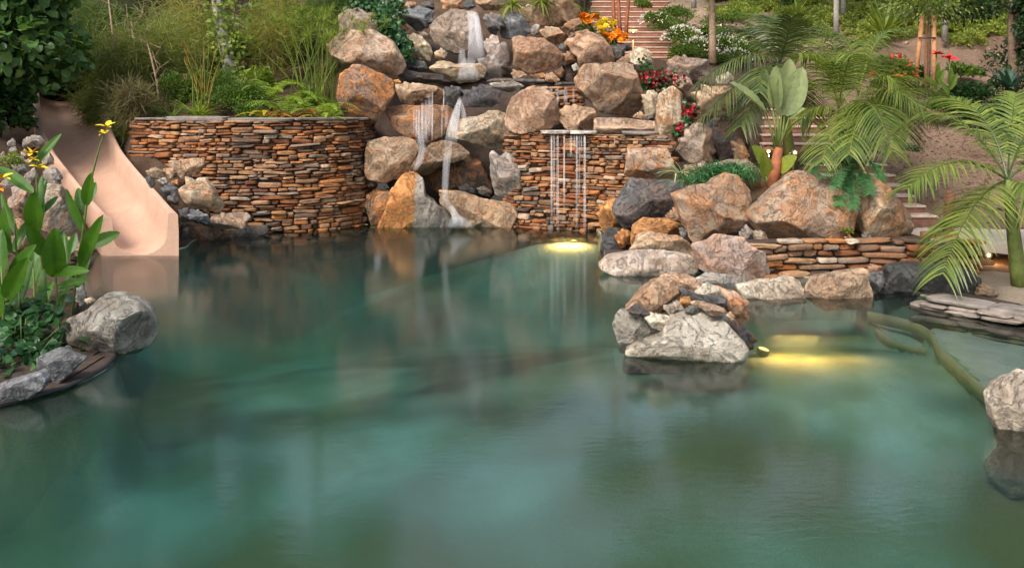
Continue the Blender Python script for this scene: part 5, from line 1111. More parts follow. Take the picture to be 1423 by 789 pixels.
# vine-clad stump
p = at(322, 12.9); b = plant('vine_clad_trunk', 'leaning grey trunk wrapped in light green vines', 'tree trunk', p); a0, a1 = np.array([0, 0, -.1]), P(300, -14, 12.9) - p
MB().tube(np.array([a0, a1 * .35 + (.06, 0, 0), a1 * .7, a1]), [.17, .14, .12, .11], 10).build('trunk', M['greybark'], b)
t_ = RNG.random(900); q = a0 + (a1 - a0) * t_[:, None] + RNG.normal(size=(900, 3)) * (.18, .14, .08) + (.06, -.08, 0); V, Fl = cloud(ROUND, q, RNG.normal(size=(900, 3)) + (0, -.6, -.2), RNG.uniform(.05, .10, 900), .6, (0, -1, .5)); mk('vine', V, Fl, LEAF['lite'], b, None, False)
mound('shrub', 'light green vine-like bush right of the vine-clad trunk', at(352, 12.6), (.45, .35, .8), 1500, .09, LEAF['lite'], tm=ROUND, group='clipped bushes on the left wall')
for lab, px, Y, n, L, mt in (('upper light green fern behind the others on the wall top', 372, 12.0, 10, 1.0, 'fern'), ('large light green fern in the middle of the wall top', 398, 11.65, 11, 1.1, 'fern'), ('light green fern beside the rust-streaked boulder', 442, 11.45, 10, .95, 'fern'), ('yellow fern low at the wall edge', 372, 11.2, 10, .6, 'ferny'), ('withered brown fern hanging at the wall edge', 403, 11.2, 9, .62, 'fernb'), ('second withered brown fern right of the first', 424, 11.25, 8, .55, 'fernb'), ('small green fern right of the withered ones', 452, 11.2, 9, .6, 'fern')):
    fern(lab, at(px, Y), n, L, LEAF[mt])
rosette('spiky_plant', 'spiky dark green rosette in front of the papyrus', 'plant', at(428, 12.1), 60, .55, .035, LEAF['mid'], (.2, 1.2), .25)
rosette('spiky_plant', 'spiky green rosette beside the rust-streaked boulder', 'plant', at(462, 11.9), 50, .5, .03, LEAF['lite'], (.3, 1.3), .25)
rosette('flowering_lily', 'yellow-orange lily leaves left of the reeds', 'lily', at(262, 12.2) + (0, 0, .45), 30, .3, .05, LEAF['ferny'], (.2, 1.2), .3)
# ivy between the upper left boulders
q = np.concatenate([P(x, y, Y)[None] + RNG.normal(size=(n_i, 3)) * (s, .10, s) for x, y, Y, n_i, s in ((505, 3, 13.2, 130, .15), (522, 10, 13.15, 150, .15), (535, 22, 13.0, 130, .12), (541, 36, 12.9, 130, .11), (548, 50, 12.85, 130, .11), (556, 64, 12.8, 120, .10), (562, 74, 12.75, 70, .08), (548, 12, 13.3, 90, .12))])
c0 = q.mean(0); V, Fl = cloud(HEART, q - c0, RNG.normal(size=(len(q), 3)) + (0, -.8, -.6), RNG.uniform(.06, .12, len(q)), .5, (0, -1, .6)); b = plant('ivy', 'dark green ivy trailing down between the upper left boulders', 'ivy', c0); mk('ivy_leaves', V, Fl, LEAF['ivy'], b, None, False)
m = MB(); m.tube([P(x, y, Y) - c0 for x, y, Y in ((500, 0, 13.3), (522, 12, 13.25), (540, 36, 13.0), (556, 64, 12.9), (563, 78, 12.85))], .012, 5); m.build('ivy_stem', M['bark'], b)
for lab, px, py, Y in (('drooping light green plant at the top edge above the blue-grey boulder', 713, 4, 14.0), ('drooping green plant at the top edge left of the brown peak', 752, 0, 14.4), ('drooping grassy plant at the top edge above the marigolds', 792, 2, 15.0)):
    rosette('drooping_plant', lab, 'plant', P(px, py, Y) + (0, 0, -.05), 46, .42, .05, LEAF['lite'], (-.3, 1.2), .7, group='drooping plants at the top edge')

# ---- flowers by the stairs
marigold('left clump of orange marigolds above the brown boulder', 817, 27, 13.9, 26, 12, 20, .085, M['orange'], LEAF['mid'])
marigold('clump of yellow flowers between the two orange clumps', 842, 37, 13.4, 27, 20, 40, .06, M['yellow'], LEAF['lite'])
marigold('right clump of orange marigolds under the yellow flowers', 854, 52, 13.2, 27, 14, 26, .085, M['orange'], LEAF['mid'])
mound('shrub', 'dark green feathery bush behind the left marigolds', P(818, 26, 14.6) - (0, 0, .1), (.36, .3, .42), 2200, .06, LEAF['mid'], tm=NEEDLE, group='bushes by the upper stairs')
for lab, px, py, Y, r, fl in (('white-flowered bush at the right side of the upper stairs, nearest the top', 908, 22, 17.5, .42, 150), ('white-flowered bush in the middle of the slope', 948, 43, 16.6, .55, 260), ('white-flowered bush left of the pale palm trunk', 972, 60, 15.8, .48, 240), ('white-flowered bush right of the pale palm trunk', 1012, 55, 16.0, .55, 260), ('white-flowered bush lowest on the slope behind the dark palm', 1022, 74, 15.2, .42, 180), ('white-flowered bush with few blooms behind the pale palm trunk', 990, 40, 17.2, .5, 70)):
    mound('white_flower_bush', lab, P(px, py, Y) - (0, 0, r * .55), (r, r * .8, r * .8), 1500, .075, LEAF['mid'], 'flowering bush', group='white-flowered bushes on the slope', flowers=(LEAF['whitef'], fl, .075, DIAM))
for lab, px, py, Y, r, mt in (('low feathery green mound at the foot of the upper stairs', 955, 66, 14.9, .55, 'mid'), ('olive mound above the white flowers', 932, 30, 18.0, .55, 'mid'), ('green bush at the top right of the upper stairs', 952, 14, 18.6, .7, 'mid'), ('green bush above the pale palm trunk', 1004, 22, 18.6, .7, 'mid'), ('green bush right of the white flowers on the slope', 1040, 40, 17.2, .65, 'dark'), ('dark bush behind the crown of the dark palm', 1040, 62, 15.8, .5, 'mid'), ('green mound right of the pale palm trunk foot', 1008, 78, 14.9, .4, 'mid'), ('creeping bush over the upper stairs right edge', 893, 4, 19, .32, 'mid'), ('light bush right at the top of the slope', 1030, 14, 19.2, .6, 'lite')):
    mound('shrub', lab, P(px, py, Y) - (0, 0, r * .5), (r, r * .8, r * .75), 1800, .07, LEAF[mt], group='bushes by the upper stairs', tm=DIAM)
for lab, px, py, Y, w, h, n in (('crimson trailing flowers between the massive boulder and the reddish one', 908, 112, 11.9, 58, 26, 520), ('small crimson trailing plant in the gap right of the rust-stained tall rock', 956, 158, 10.95, 20, 26, 160), ('smallest crimson plant above the grey-tan rounded boulder', 944, 182, 10.75, 12, 14, 80)):
    c = P(px, py, Y); sc = Y * K / F; b = plant('crimson_plant', lab, 'flowers', c, 'crimson trailing plants among the boulders'); p = RNG.normal(size=(n, 3)) * (w * sc * .25, .10, h * sc * .24)
    V, Fl = cloud(ROUND, p, RNG.normal(size=(n, 3)) + (0, -.7, .1), RNG.uniform(.05, .09, n), .5, (0, -1, .6)); mk('foliage', V, Fl, LEAF['ivy'], b, None, False)
    p = RNG.normal(size=(n // 2, 3)) * (w * sc * .26, .08, h * sc * .2) + (0, -.10, .03); V, Fl = cloud(ROUND, p, RNG.normal(size=(n // 2, 3)) + (0, -.7, .2), RNG.uniform(.05, .085, n // 2), .5, (0, -1, .6)); mk('blossoms', V, Fl, LEAF['redl'], b, None, False)
    if w > 30: p = RNG.normal(size=(60, 3)) * (.07, .06, .12) + P(896, 96, Y) - c; V, Fl = cloud(ROUND, p, RNG.normal(size=(60, 3)) + (0, -.6, 0), RNG.uniform(.05, .08, 60), .5, (0, -1, .5)); mk('side_foliage', V, Fl, LEAF['ivy'], b, None, False)
rosette('spider_plant', 'striped spider plant beside the rust-orange square block', 'plant', P(944, 240, 9.75), 34, .34, .035, LEAF['varieg'], (-.2, 1.2), .5)
c = P(992, 246, 9.35); b = plant('creeping_fern', 'bright green creeping fern patch behind the huge angular boulder', 'fern', c)
p = np.concatenate([RNG.normal(size=(900, 3)) * (.17, .10, .045) + P(x, y, 9.35) - c for x, y in ((975, 248), (992, 240), (1012, 236), (1028, 243))]); V, Fl = cloud(NEEDLE, p, RNG.normal(size=(len(p), 3)) + (0, -.5, .1), RNG.uniform(.08, .16, len(p)), .6, wid=2.2); mk('foliage', V, Fl, LEAF['sago'], b, None, False)
rosette('blue_succulent', 'blue-green tufted plant between the huge angular and the widest boulder', 'plant', P(1053, 282, 8.95), 90, .22, .035, LEAF['blue'], (-.6, 1.2), .4, spread=.12)
rosette('small_weed', 'tiny bright green sprout between the two big boulders on the low wall', 'plant', P(1176, 322, 8.4), 14, .10, .22, LEAF['lite'], (.2, 1.2), .3)

# ---- palms
def palm(name, label, base, crown, tr, fr, mat, group='palms of the right garden', L=.5, w=.022, n=36, trunkmat='greenstem', stems=None, shaft=True, droop=.55, lift=.25):
    base = np.asarray(base, float); b = plant(name, label, 'palm', base, group); cr = np.asarray(crown) - base
    tt = np.linspace(0, 1, 8)
    if stems is None: stems = [(np.zeros(3), cr)]
    for s0, s1 in stems:
        pts = s0 + (s1 - s0) * tt[:, None]; MB().tube(pts, tr * (1.25 - .5 * tt), 10).build('trunk', M[trunkmat], b)
    for i, (mid, tip) in enumerate(fr):
        o = stems[i % len(stems)][1] if len(stems) > 1 else cr
        V, Fl = frond_vf(o, np.asarray(mid) - base, np.asarray(tip) - base, n, L, w, .14, droop, lift); mk('frond', V, Fl, mat, b, None, False)
    return b
Yr = 7.55
def fr(l, Y): return [(P(a, c, Y + dy * .5), P(d, e, Y + dy)) for a, c, d, e, dy in l]
palm('palm_tree', 'slender palm with a green stem and arching fronds at the right edge', W(1417, 398, .05), P(1400, 250, Yr), .075,
     fr([(1325, 195, 1262, 262, -.3), (1350, 262, 1310, 380, -.7), (1335, 285, 1290, 328, .2), (1330, 120, 1247, 180, .5), (1375, 120, 1290, 140, .9), (1440, 120, 1500, 150, .4), (1460, 190, 1530, 280, .1), (1440, 250, 1480, 350, -.5), (1405, 160, 1412, 130, .6)], Yr), LEAF['palm'], L=.60, w=.0125, n=48, droop=.42, lift=.18)
Yb = 9.7; pb = at(1192, Yb + .2)
stm = [(P(1170, 232, Yb) - pb, P(1165, 150, Yb) - pb), (P(1185, 232, Yb) - pb, P(1192, 135, Yb + .1) - pb), (P(1200, 232, Yb) - pb, P(1215, 140, Yb) - pb), (P(1192, 232, Yb + .2) - pb, P(1185, 170, Yb - .2) - pb)]
palm('palm_clump', 'large clump of bright green arching palms above the sago', pb, P(1190, 140, Yb), .035,
     fr([(1150, 70, 1108, 75, -.4), (1190, 40, 1150, 48, .4), (1230, 70, 1262, 150, -.3), (1135, 90, 1085, 120, .5), (1200, 50, 1215, 55, .9), (1240, 90, 1290, 118, .3), (1215, 120, 1222, 205, -.9), (1130, 130, 1112, 170, -.2), (1180, 60, 1190, 75, -.9), (1245, 110, 1262, 190, .3), (1160, 150, 1142, 225, -.9), (1150, 50, 1120, 55, .8), (1225, 60, 1250, 90, .7), (1250, 130, 1300, 165, .0), (1195, 130, 1180, 215, -1.0), (1205, 100, 1240, 210, -1.1), (1170, 40, 1130, 25, .2), (1215, 35, 1240, 45, .1), (1230, 105, 1280, 150, -.6), (1260, 100, 1310, 135, .2)], Yb),
     LEAF['palm'], L=.60, w=.010, n=58, stems=stm, droop=.5, lift=.15)
Yc = 10.7
palm('palm_tree', 'dark green palm with drooping fronds behind the bird of paradise', at(1100, Yc), P(1082, 92, Yc), .085,
     fr([(1040, 50, 968, 122, -.3), (1045, 88, 975, 165, -.4), (1060, 80, 1055, 128, -.9), (1050, 30, 1002, 42, .5), (1085, 20, 1068, 22, .3), (1110, 30, 1135, 40, .4), (1120, 60, 1165, 90, .2), (1060, 120, 1030, 175, -.5), (1110, 100, 1130, 170, .3), (1075, 40, 1045, 20, .7), (1050, 110, 1000, 170, .3), (1095, 50, 1100, 25, -.3)], Yc), LEAF['palmd'], L=.62, w=.014, n=48, droop=.5, lift=.1)
sg = P(1180, 232, 9.15); b = plant('sago_palm', 'low blue-green sago palm between the two big boulders', 'sago palm', (sg[0], sg[1], sg[2] - .25)); MB().tube([(0, 0, -.1), (0, 0, .12), (0, 0, .24)], [.10, .10, .05], 10).build('trunk', M['bark'], b)
for mx, my, tx, ty, dy in ((1150, 208, 1128, 240, -.3), (1160, 200, 1140, 205, .2), (1195, 200, 1225, 215, -.1), (1210, 205, 1224, 250, -.4), (1172, 235, 1165, 285, -.7), (1190, 240, 1185, 290, -.8), (1160, 225, 1142, 248, -.6), (1180, 195, 1178, 180, .3), (1200, 230, 1208, 270, -.7), (1200, 200, 1210, 195, .3), (1175, 215, 1160, 262, -.7)):
    V, Fl = frond_vf((0, 0, .25), P(mx, my, 9.15 + dy * .5) - np.array(b.location), P(tx, ty, 9.15 + dy) - np.array(b.location), 60, .20, .0085, .08, .12, .25, .7, 2, .6, .008); mk('frond', V, Fl, LEAF['sago'], b, None, False)

# ---- bird of paradise with paddle leaves
def paddle(parent, base, tip, width, mat, curl=.15, face=(0, -1, .25), name='leaf', org=None):
    o = np.asarray(org if org is not None else parent.location); a, c = np.asarray(base) - o, np.asarray(tip) - o; L = np.linalg.norm(c - a); d = (c - a) / L; f = np.array(face, float); f = nrmz(f - (f @ d) * d); x = np.cross(d, f); n, cs = 16, 7; V = []
    for i in range(n + 1):
        t = i / n; w = width / 2 * (math.sin(math.pi * min(1, t ** .85 * .97 + .03)) ** .62)
        for k in np.linspace(-1, 1, cs): V.append(a + d * L * t + x * k * w + f * (abs(k) * w * .35 - curl * L * t * t + .006 * math.sin(t * 60) * abs(k) * (width / .25)))
    return mk(name, np.array(V), np.array([(i * cs + k, i * cs + k + 1, (i + 1) * cs + k + 1, (i + 1) * cs + k) for i in range(n) for k in range(cs - 1)], np.int32), mat, parent)
Y = 9.2; p0 = P(1073, 262, Y); b = plant('bird_of_paradise', 'bird of paradise plant with tall pale paddle leaves and a reddish stem', 'plant', p0)
MB().tube(np.array([p0, P(1077, 235, Y), P(1082, 205, Y)]) - p0, [.10, .085, .06], 9).build('stem', M['redstem'], b)
for x0, y0, x1, y1, bt, tp, wd, fc in ((1080, 210, 1086, 158, (1086, 160), (1099, 82), .36, (.1, -1, .2)), (1083, 210, 1090, 162, (1090, 160), (1116, 94), .37, (-.1, -1, .3)), (1078, 210, 1064, 155, (1065, 157), (1017, 112), .34, (.5, -.4, .7)), (1079, 205, 1074, 150, (1074, 152), (1066, 95), .22, (.9, -.5, .1)), (1081, 205, 1080, 150, (1080, 152), (1077, 92), .24, (-.7, -.8, .1)), (1072, 250, 1062, 240, (1062, 232), (1047, 203), .26, (.3, -.9, .5)), (1082, 250, 1086, 236, (1084, 238), (1106, 217), .24, (-.2, -.8, .7)), (1066, 255, 1064, 245, (1064, 246), (1062, 212), .20, (.1, -1, .2)), (1082, 205, 1098, 160, (1096, 166), (1118, 150), .16, (-.2, -.6, .8))):
    MB().tube(np.array([P(x0, y0, Y), P((x0 + x1) / 2 + 1, (y0 + y1) / 2, Y), P(x1, y1, Y)]) - p0, [.022, .018, .012], 6).build('leaf_stalk', M['greenstem'], b); paddle(b, P(*bt, Y), P(*tp, Y - .15), wd, LEAF['paddle'] if bt[1] < 200 else LEAF['lite'], .06, fc)

# ---- trunks, stakes and trees at the upper right
def trunk_thing(name, label, pts, rad, mat, cat='tree trunk', group=None, crown=None):
    pts = np.array(pts); b = plant(name, label, cat, pts[0], group); MB().tube(pts - pts[0], rad, 9).build('trunk', M[mat], b)
    if crown:
        c, r, n, lf, mt = crown; p, d = ellip(n, r, .3, False); V, Fl = cloud(OVAL, p + np.asarray(c) - pts[0], d + (0, 0, -.2), lf * RNG.uniform(.6, 1.2, n), .6); mk('crown', V, Fl, LEAF[mt], b, None, False)
    return b
trunk_thing('ringed_palm', 'pale ringed palm trunk standing on the slope right of the upper stairs', [P(990, 88, 13.6), P(990, 50, 13.6), P(989, 12, 13.6), P(989, -40, 13.6)], [.085, .075, .062, .06], 'palmtrunk', crown=(P(989, -60, 13.6), (.9, .9, .35), 300, .5, 'palm'))
for lab, x0, x1, y1 in (('left of the three slim reddish trunks beside the upper stairs', 854, 852, 44), ('middle of the three slim reddish trunks beside the upper stairs', 862, 859, 50), ('right of the three slim reddish trunks beside the upper stairs', 868, 874, 56)):
    trunk_thing('slim_tree', lab, [P(x0 + (2 if x0 > 865 else 0), y1, 14.3), P((x0 + x1) / 2, y1 / 2, 14.3), P(x1, -4, 14.3), P(x1, -90, 14.3)], [.05, .042, .038, .02], 'redstem', 'tree', 'three slim trunks by the stairs', (P(x1, -95, 14.3), (.8, .8, .55), 500, .14, 'mid'))
for lab, x, y0, y1, Y in (('slim grey trunk on the hillside left of the yucca', 1162, 52, -30, 17.2), ('slim dark trunk on the hillside right of the staked tree', 1313, 58, -30, 16.8), ('slim grey trunk at the top edge above the palm clump', 1172, 20, -40, 20), ('short dark trunk at the top edge over the white flowers', 964, 12, -30, 19.0)):
    trunk_thing('slim_tree', lab, [P(x, y0, Y), P(x, (y0 + y1) / 2, Y), P(x + 1, y1, Y), P(x + 3, -420, Y)], [.085, .075, .07, .03], 'greybark', 'tree', 'slim trunks on the hillside', (P(x + 3, -420, Y), (3.0, 3.0, 4.2), 5200, .34, 'mid'))
rosette('yucca', 'large pale spiky yucca on the hillside', 'yucca', P(1227, 55, 17.3), 60, 1.15, .045, LEAF['lite'], (.1, 1.45), .12)
rosette('yucca', 'small spiky yucca at the top of the hillside', 'yucca', P(1108, 22, 19.5), 40, .6, .05, LEAF['lite'], (.1, 1.45), .15)
rosette('yucca', 'dark spiky plant half hidden at the top edge of the hillside', 'yucca', P(1094, 8, 20), 40, .7, .06, LEAF['dark'], (.1, 1.45), .15)
for lab, x0, y0, x1, y1, Y in trunk_thing_late:
    pts = np.array([P(x0, y0, Y), P(x0 * .6 + x1 * .4 + 3, y0 * .6 + y1 * .4, Y), P(x1, y1, Y)]); m = MB(); m.tube(pts - pts[0], [.03, .024, .012], 7)
    for k in range(7): t_ = RNG.uniform(.3, .95); q0 = (pts[0] + (pts[2] - pts[0]) * t_) - pts[0] + (.02, 0, 0); m.tube([q0, q0 + (RNG.uniform(-.2, .2), RNG.uniform(-.1, .1), .25), q0 + (RNG.uniform(-.45, .45), RNG.uniform(-.2, .1), RNG.uniform(.3, .6))], [.010, .007, .003], 5)
    b = plant('bare_sapling', lab, 'sapling', pts[0], 'bare stems of the left garden'); m.build('branches', M['palmtrunk'], b)
# staked tree
ps = P(1290, 122, 13.6); b = plant('staked_tree', 'young tree tied to three orange wooden stakes', 'tree', ps); MB().tube(np.array([P(1290, 122, 13.6), P(1291, 60, 13.6), P(1292, 10, 13.6)]) - ps, [.04, .038, .03], 8).build('trunk', M['bark'], b)
for x0, x1, y0, y1, dY in ((1273, 1282, 104, 22, -.1), (1287, 1289, 118, 30, .15), (1298, 1298, 124, 22, -.15)): MB().tube(np.array([P(x0, y0, 13.6 + dY), P(x1, y1, 13.6 + dY)]) - ps, .05, 8).build('stake', M['stake'], b)
MB().tube(np.array([P(1276, 53, 13.45), P(1288, 53, 13.4), P(1300, 53, 13.4)]) - ps, .018, 6).build('tie', M['metal'], b)
p, d = ellip(2600, (1.15, .9, .55), .3, False); V, Fl = cloud(DIAM, p + P(1298, 2, 13.6) - ps, d + (0, 0, -.4), RNG.uniform(.05, .12, 2600), .6); mk('crown', V, Fl, LEAF['palm'], b, None, False)
tree('feathery_tree', 'dark feathery tree at the upper right edge', P(1405, 140, 13.2), 3.0, 1.35, 6500, .12, LEAF['dark'], DIAM, lumps=18, low=.22)
tree('evergreen_tree', 'tall dark tree on the hillside at the top right corner', P(1410, 60, 18.5), 13.0, 3.0, 8000, .2, LEAF['dark'], OVAL, low=.15)
tree('evergreen_tree', 'olive tree on the hillside beyond the staked tree', P(1350, 45, 21), 14.0, 3.0, 8000, .2, LEAF['mid'], OVAL, low=.22)
tree('evergreen_tree', 'tall tree outside the right edge shading the palms', at(1580, 13.5), 11, 3.0, 7000, .2, LEAF['mid'], OVAL, low=.3)
rosette('agave', 'dark agave under the feathery tree at the right edge', 'agave', P(1402, 122, 12.9), 30, .55, .09, LEAF['blue'], (.1, 1.3), .2)
for lab, px, py, Y, r, mt in (('dark green bush on the bank under the yucca tips', 1215, 84, 16.0, .5, 'mid'), ('dark bush on the bank left of the stakes', 1262, 96, 15.4, .45, 'dark'), ('weedy bush on the bank right of the stakes', 1335, 92, 15.8, .5, 'mid'), ('dark undergrowth bush left of the agave', 1362, 122, 13.2, .7, 'dark'), ('dark undergrowth bush below the agave', 1408, 150, 12.4, .6, 'dark'), ('dark undergrowth bush right of the red flowers', 1335, 128, 13.6, .6, 'dark'), ('dark undergrowth bush at the right edge above the right palm', 1425, 168, 11.6, .6, 'dark'), ('dark undergrowth bush in the middle under the feathery tree', 1382, 150, 12.6, .6, 'dark'), ('olive weed bush under the red cannas', 1312, 140, 12.8, .4, 'mid'), ('small grey-green bush on the dirt slope', 1266, 203, 11.9, .22, 'grey'), ('bush at the foot of the bank behind the palm clump', 1250, 92, 15.6, .5, 'mid'), ('grey bush on the bank right of the staked tree', 1340, 48, 17.2, .7, 'hill'), ('green bush on the bank under the yucca', 1200, 52, 17.6, .5, 'hill'), ('green bush behind the staked tree', 1270, 48, 17.6, .7, 'hill')):
    mound('shrub', lab, P(px, py, Y) - (0, 0, r * .5), (r, r * .8, r * .75), 1500, .09 if r > .3 else .05, LEAF[mt], group='bushes of the right garden', tm=OVAL if mt == 'dark' else DIAM)
def canna_flower(parent, c, r, mat, org, n=6):
    a = np.arange(n) * 6.283 / n + RNG.uniform(0, 1); d = np.c_[np.cos(a), np.sin(a) * .8 - .3, .55 + RNG.uniform(-.5, .5, n)]; V, Fl = cloud(strip(5, lambda t: .26 * math.sin(math.pi * min(1, t * .82 + .1)), .3, .35), np.repeat([np.asarray(c) - org], n, 0), d, r * RNG.uniform(.8, 1.1, n), .25); mk('flower', V, Fl, mat, parent, None, True)
for lab, x, y0, y1 in (('left red canna flower in front of the stakes', 1301, 126, 76), ('right red canna flower right of the stakes', 1319, 132, 82)):
    p = P(x, y0, 12.9); b = plant('red_canna', lab, 'flower', p, 'red cannas by the staked tree'); top = P(x, y1, 12.9); MB().tube(np.array([p, (p + top) / 2 + (.02, 0, 0), top]) - p, .014, 6).build('stalk', M['greenstem'], b); canna_flower(b, top, .17, M['red'], p, 9)
    for k in range(3): paddle(b, p + (0, 0, .1 * k), P(x + (-14, 12, 4)[k], y0 - 22 - 8 * k, 12.8), .12, LEAF['mid'], .1)
mound('red_flower_plant', 'low plant with orange-red flowers behind the palm clump', P(1243, 92, 12.6) - (0, 0, .25), (.4, .3, .4), 500, .1, LEAF['mid'], 'flowering bush', flowers=(M['red'], 60, .12, PETAL))

# ---- hillside shrubs in loose rows
protos = []
for k in range(3):
    r = (.50, .46, .36); b = mound('hillside_shrub', 'low light green shrub planted in loose rows on the dry hillside', (0, 0, -50), r, 900, .10, LEAF['hill'], tm=DIAM, group='shrubs in rows on the hillside', stems=False, lumps=6); protos.append(b)
spots = []
for row in range(12):
    py = 50 - row * 6.2
    for px in np.arange(1000, 1500, 24 - row * .8):
        x = px + RNG.uniform(-9, 9); y = py + RNG.uniform(-4, 4)
        if x < 1075 and y > 22: continue
        if 1150 < x < 1185 and y > 38: continue
        spots.append((x, y))
nsp = 0
for x, y in spots:
    q = G(x, y, 22.5)
    if q[1] > 60 or q[1] < 23.6: continue
    src = protos[nsp % 3]; o = src if nsp < 3 else src.copy()
    if nsp >= 3:
        COL.objects.link(o)
        for ch in src.children: c_ = ch.copy(); COL.objects.link(c_); c_.parent = o
    s = RNG.uniform(.55, 1.15); o.location = tuple(q - (0, 0, .05)); o.scale = (s, s, s * RNG.uniform(.8, 1.15)); o.rotation_euler = (0, 0, RNG.uniform(0, 6)); nsp += 1
for o in protos[nsp:]: o.location = tuple(at(1300, 18))

# ---- left flower bed: cannas and round-leaved plants
def canna(label, base, top, Y, leaves, flowers=(), stem=.012):
    p = P(*base, Y); b = plant('canna', label, 'canna plant', p, 'cannas of the left flower bed')
    tp = np.array([P(*q, Y) for q in top]); MB().tube(np.concatenate([[p], tp]) - p, np.linspace(stem * 1.3, stem * .55, len(tp) + 1), 7).build('stalk', M['greenstem'], b)
    for bx_, by_, tx, ty, w, dy in leaves:
        A, B = P(bx_, by_, Y + dy * .3), P(tx, ty, Y + dy); paddle(b, A, B, w * Y * K / F, LEAF['canna'], .10, (RNG.uniform(-.5, .5), -1, RNG.uniform(.1, .8)))
    for fx, fy, r, mt in flowers: canna_flower(b, P(fx, fy, Y), r, M[mt], p)
canna('tall canna whose bent flower stalk crosses the slide', (97, 474), [(104, 400), (114, 330), (121, 280), (128, 244), (135, 216), (141, 196), (147, 182)], 6.15, [(118, 322, 88, 264, 15, .0), (115, 300, 107, 258, 14, .2), (120, 285, 125, 242, 17, -.15), (124, 281, 133, 252, 11, .1), (112, 372, 137, 302, 21, -.25), (126, 342, 166, 322, 19, .1), (108, 400, 126, 330, 15, .2)], [(148, 177, .095, 'yellow'), (144, 186, .06, 'yellow')])
canna('canna with two yellow flowers behind its upright leaves', (72, 474), [(62, 400), (55, 330), (52, 280), (50, 235), (47, 222)], 6.0, [(48, 230, 83, 184, 13, .1), (50, 322, 45, 268, 26, -.2), (60, 304, 54, 242, 15, .1), (60, 296, 80, 270, 11, .2), (62, 354, 38, 315, 20, -.2), (56, 290, 62, 246, 14, .15), (62, 380, 88, 318, 20, .2)], [(43, 214, .10, 'yellow'), (54, 233, .085, 'yellow'), (47, 222, .06, 'yellow')])
canna('stocky canna in the front middle with a leaf lying flat', (84, 480), [(80, 430), (77, 380), (76, 350)], 5.85, [(76, 384, 75, 320, 29, -.2), (94, 366, 87, 322, 15, .1), (66, 380, 120, 374, 17, -.15), (78, 400, 124, 386, 13, .1), (98, 352, 105, 322, 12, .1), (84, 440, 96, 372, 16, .2), (60, 430, 58, 372, 18, .1)])
canna('canna at the left with long arching leaves', (30, 470), [(26, 400), (22, 340), (20, 300)], 5.75, [(16, 352, 0, 288, 19, -.1), (26, 326, -4, 268, 15, .1), (46, 268, -6, 226, 16, .2), (12, 390, 43, 340, 23, -.2), (20, 350, 40, 300, 14, .2), (30, 420, 42, 360, 18, .1)], [(2, 248, .10, 'yellow'), (-2, 262, .08, 'orange')])
canna('canna cut off by the left edge with the broadest leaves', (6, 480), [(4, 420), (2, 370)], 5.55, [(8, 414, 34, 362, 25, -.2), (4, 384, -2, 318, 26, .1), (0, 400, -30, 340, 22, .1), (2, 440, -14, 380, 26, .0), (10, 450, 26, 396, 22, .2)])
canna('short canna between the others at the back of the left bed', (50, 462), [(48, 410), (46, 370)], 6.35, [(46, 400, 30, 350, 18, .1), (48, 392, 66, 340, 18, .1), (47, 380, 48, 330, 16, .2), (52, 430, 72, 390, 18, 0)])
for lab, px, py, Y, n, s in (('round-leaved glossy plant at the left edge under the cannas', 14, 470, 5.5, 130, .085), ('round-leaved glossy plant behind the blue-grey rocks', 30, 488, 5.45, 120, .08), ('round-leaved glossy plant nearest the black rim', -6, 505, 5.15, 110, .08), ('round-leaved glossy plant below the stocky canna', 30, 440, 5.7, 110, .08)):
    p = P(px, py, Y); z0 = min(p[2] - .1, .12); b = plant('round_leaf_plant', lab, 'plant', (p[0], p[1], z0), 'round-leaved plants of the left bed'); n = n * 2; q = RNG.normal(size=(n, 3)) * (.19, .15, .085) + (0, 0, p[2] - z0)
    V, Fl = cloud(ROUND, q, RNG.normal(size=(n, 3)) * (1, 1, .4) + (0, -.5, .1), s * RNG.uniform(.6, 1.2, n), .45, (0, -.5, 1)); mk('leaves', V, Fl, LEAF['ivy'], b)
    m = MB()
    for k in range(0, n, 4): m.tube([(q[k][0] * .3, q[k][1] * .3, 0), q[k] * (.8, .8, .6), q[k]], .004, 4)
    m.build('stems', M['greenstem'], b)
mound('shrub', 'small bright sprig plant among the grey stones left of the slide', P(14, 222, 9.0) - (0, 0, .1), (.2, .15, .22), 260, .05, LEAF['lite'], group='shrubs of the left garden')

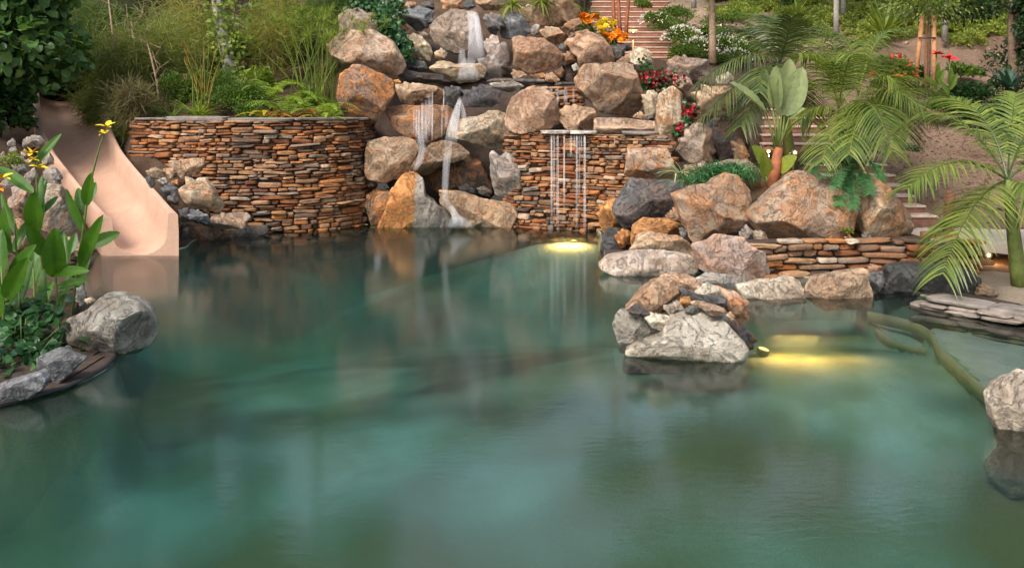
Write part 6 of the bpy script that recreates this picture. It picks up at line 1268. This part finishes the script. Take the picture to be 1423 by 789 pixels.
# ---- loose stones and dry leaves on the bare slope and in the beds (nobody could count them)
T4, F4 = ico(1)
def debris(name, label, n, pick, smin, smax, mat, flat=.6, kind='stuff'):
    pos = []
    while len(pos) < n:
        q = pick()
        if q is not None: pos.append(q)
    pos = np.array(pos); s = RNG.uniform(smin, smax, n) ** 1.0; J = RNG.uniform(.6, 1.35, (n, len(T4), 1)); V = pos[:, None, :] + T4[None] * J * s[:, None, None] * np.c_[RNG.uniform(.7, 1.4, n), RNG.uniform(.7, 1.4, n), np.full(n, flat)][:, None, :]
    o = mk(name, V.reshape(-1, 3), (F4[None] + (np.arange(n) * len(T4))[:, None, None]).reshape(-1, 3), mat, smooth=False); tag(o, label, 'gravel', kind=kind)
def pick_slope():
    x, y = RNG.uniform(4.2, 10.5), RNG.uniform(12.9, 24)
    px = CX + x * F / y
    return None if px < 1190 or px > 1500 else np.array([x, y, tz(x, y) + .004])
def pick_hill():
    x, y = RNG.uniform(2.5, 22), RNG.uniform(23.5, 36)
    return np.array([x, y, tz(x, y) + .01])
def pick_bed():
    x, y = RNG.uniform(-8.5, -2.2), RNG.uniform(15.5, 17.5)
    return np.array([x, y, tz(x, y) + .004])
debris('gravel', 'loose stones and clods scattered over the bare dirt slope', 2600, pick_slope, .008, .045, M['dirt'])
debris('hill_gravel', 'stones scattered over the dry hillside', 1500, pick_hill, .02, .10, M['hilldirt'])
def pick_leaf():
    q = pick_slope(); return q
pos = np.array([q for q in (pick_slope() for _ in range(1500)) if q is not None]); V, Fl = cloud(OVAL, pos + (0, 0, .01), RNG.normal(size=pos.shape) * (1, 1, .15), RNG.uniform(.03, .09, len(pos)), .3); tag(mk('leaf_litter', V, Fl, LEAF['dry'], smooth=False), 'dry brown leaves strewn over the dirt slope', 'leaves', kind='stuff')
pos = np.array([pick_bed() for _ in range(1200)]); V, Fl = cloud(OVAL, pos + (0, 0, .015), RNG.normal(size=pos.shape) * (1, 1, .2), RNG.uniform(.03, .08, len(pos)), .3); tag(mk('leaf_litter', V, Fl, LEAF['dry'], smooth=False), 'dry leaves lying on the bed above the left stone wall', 'leaves', kind='stuff')
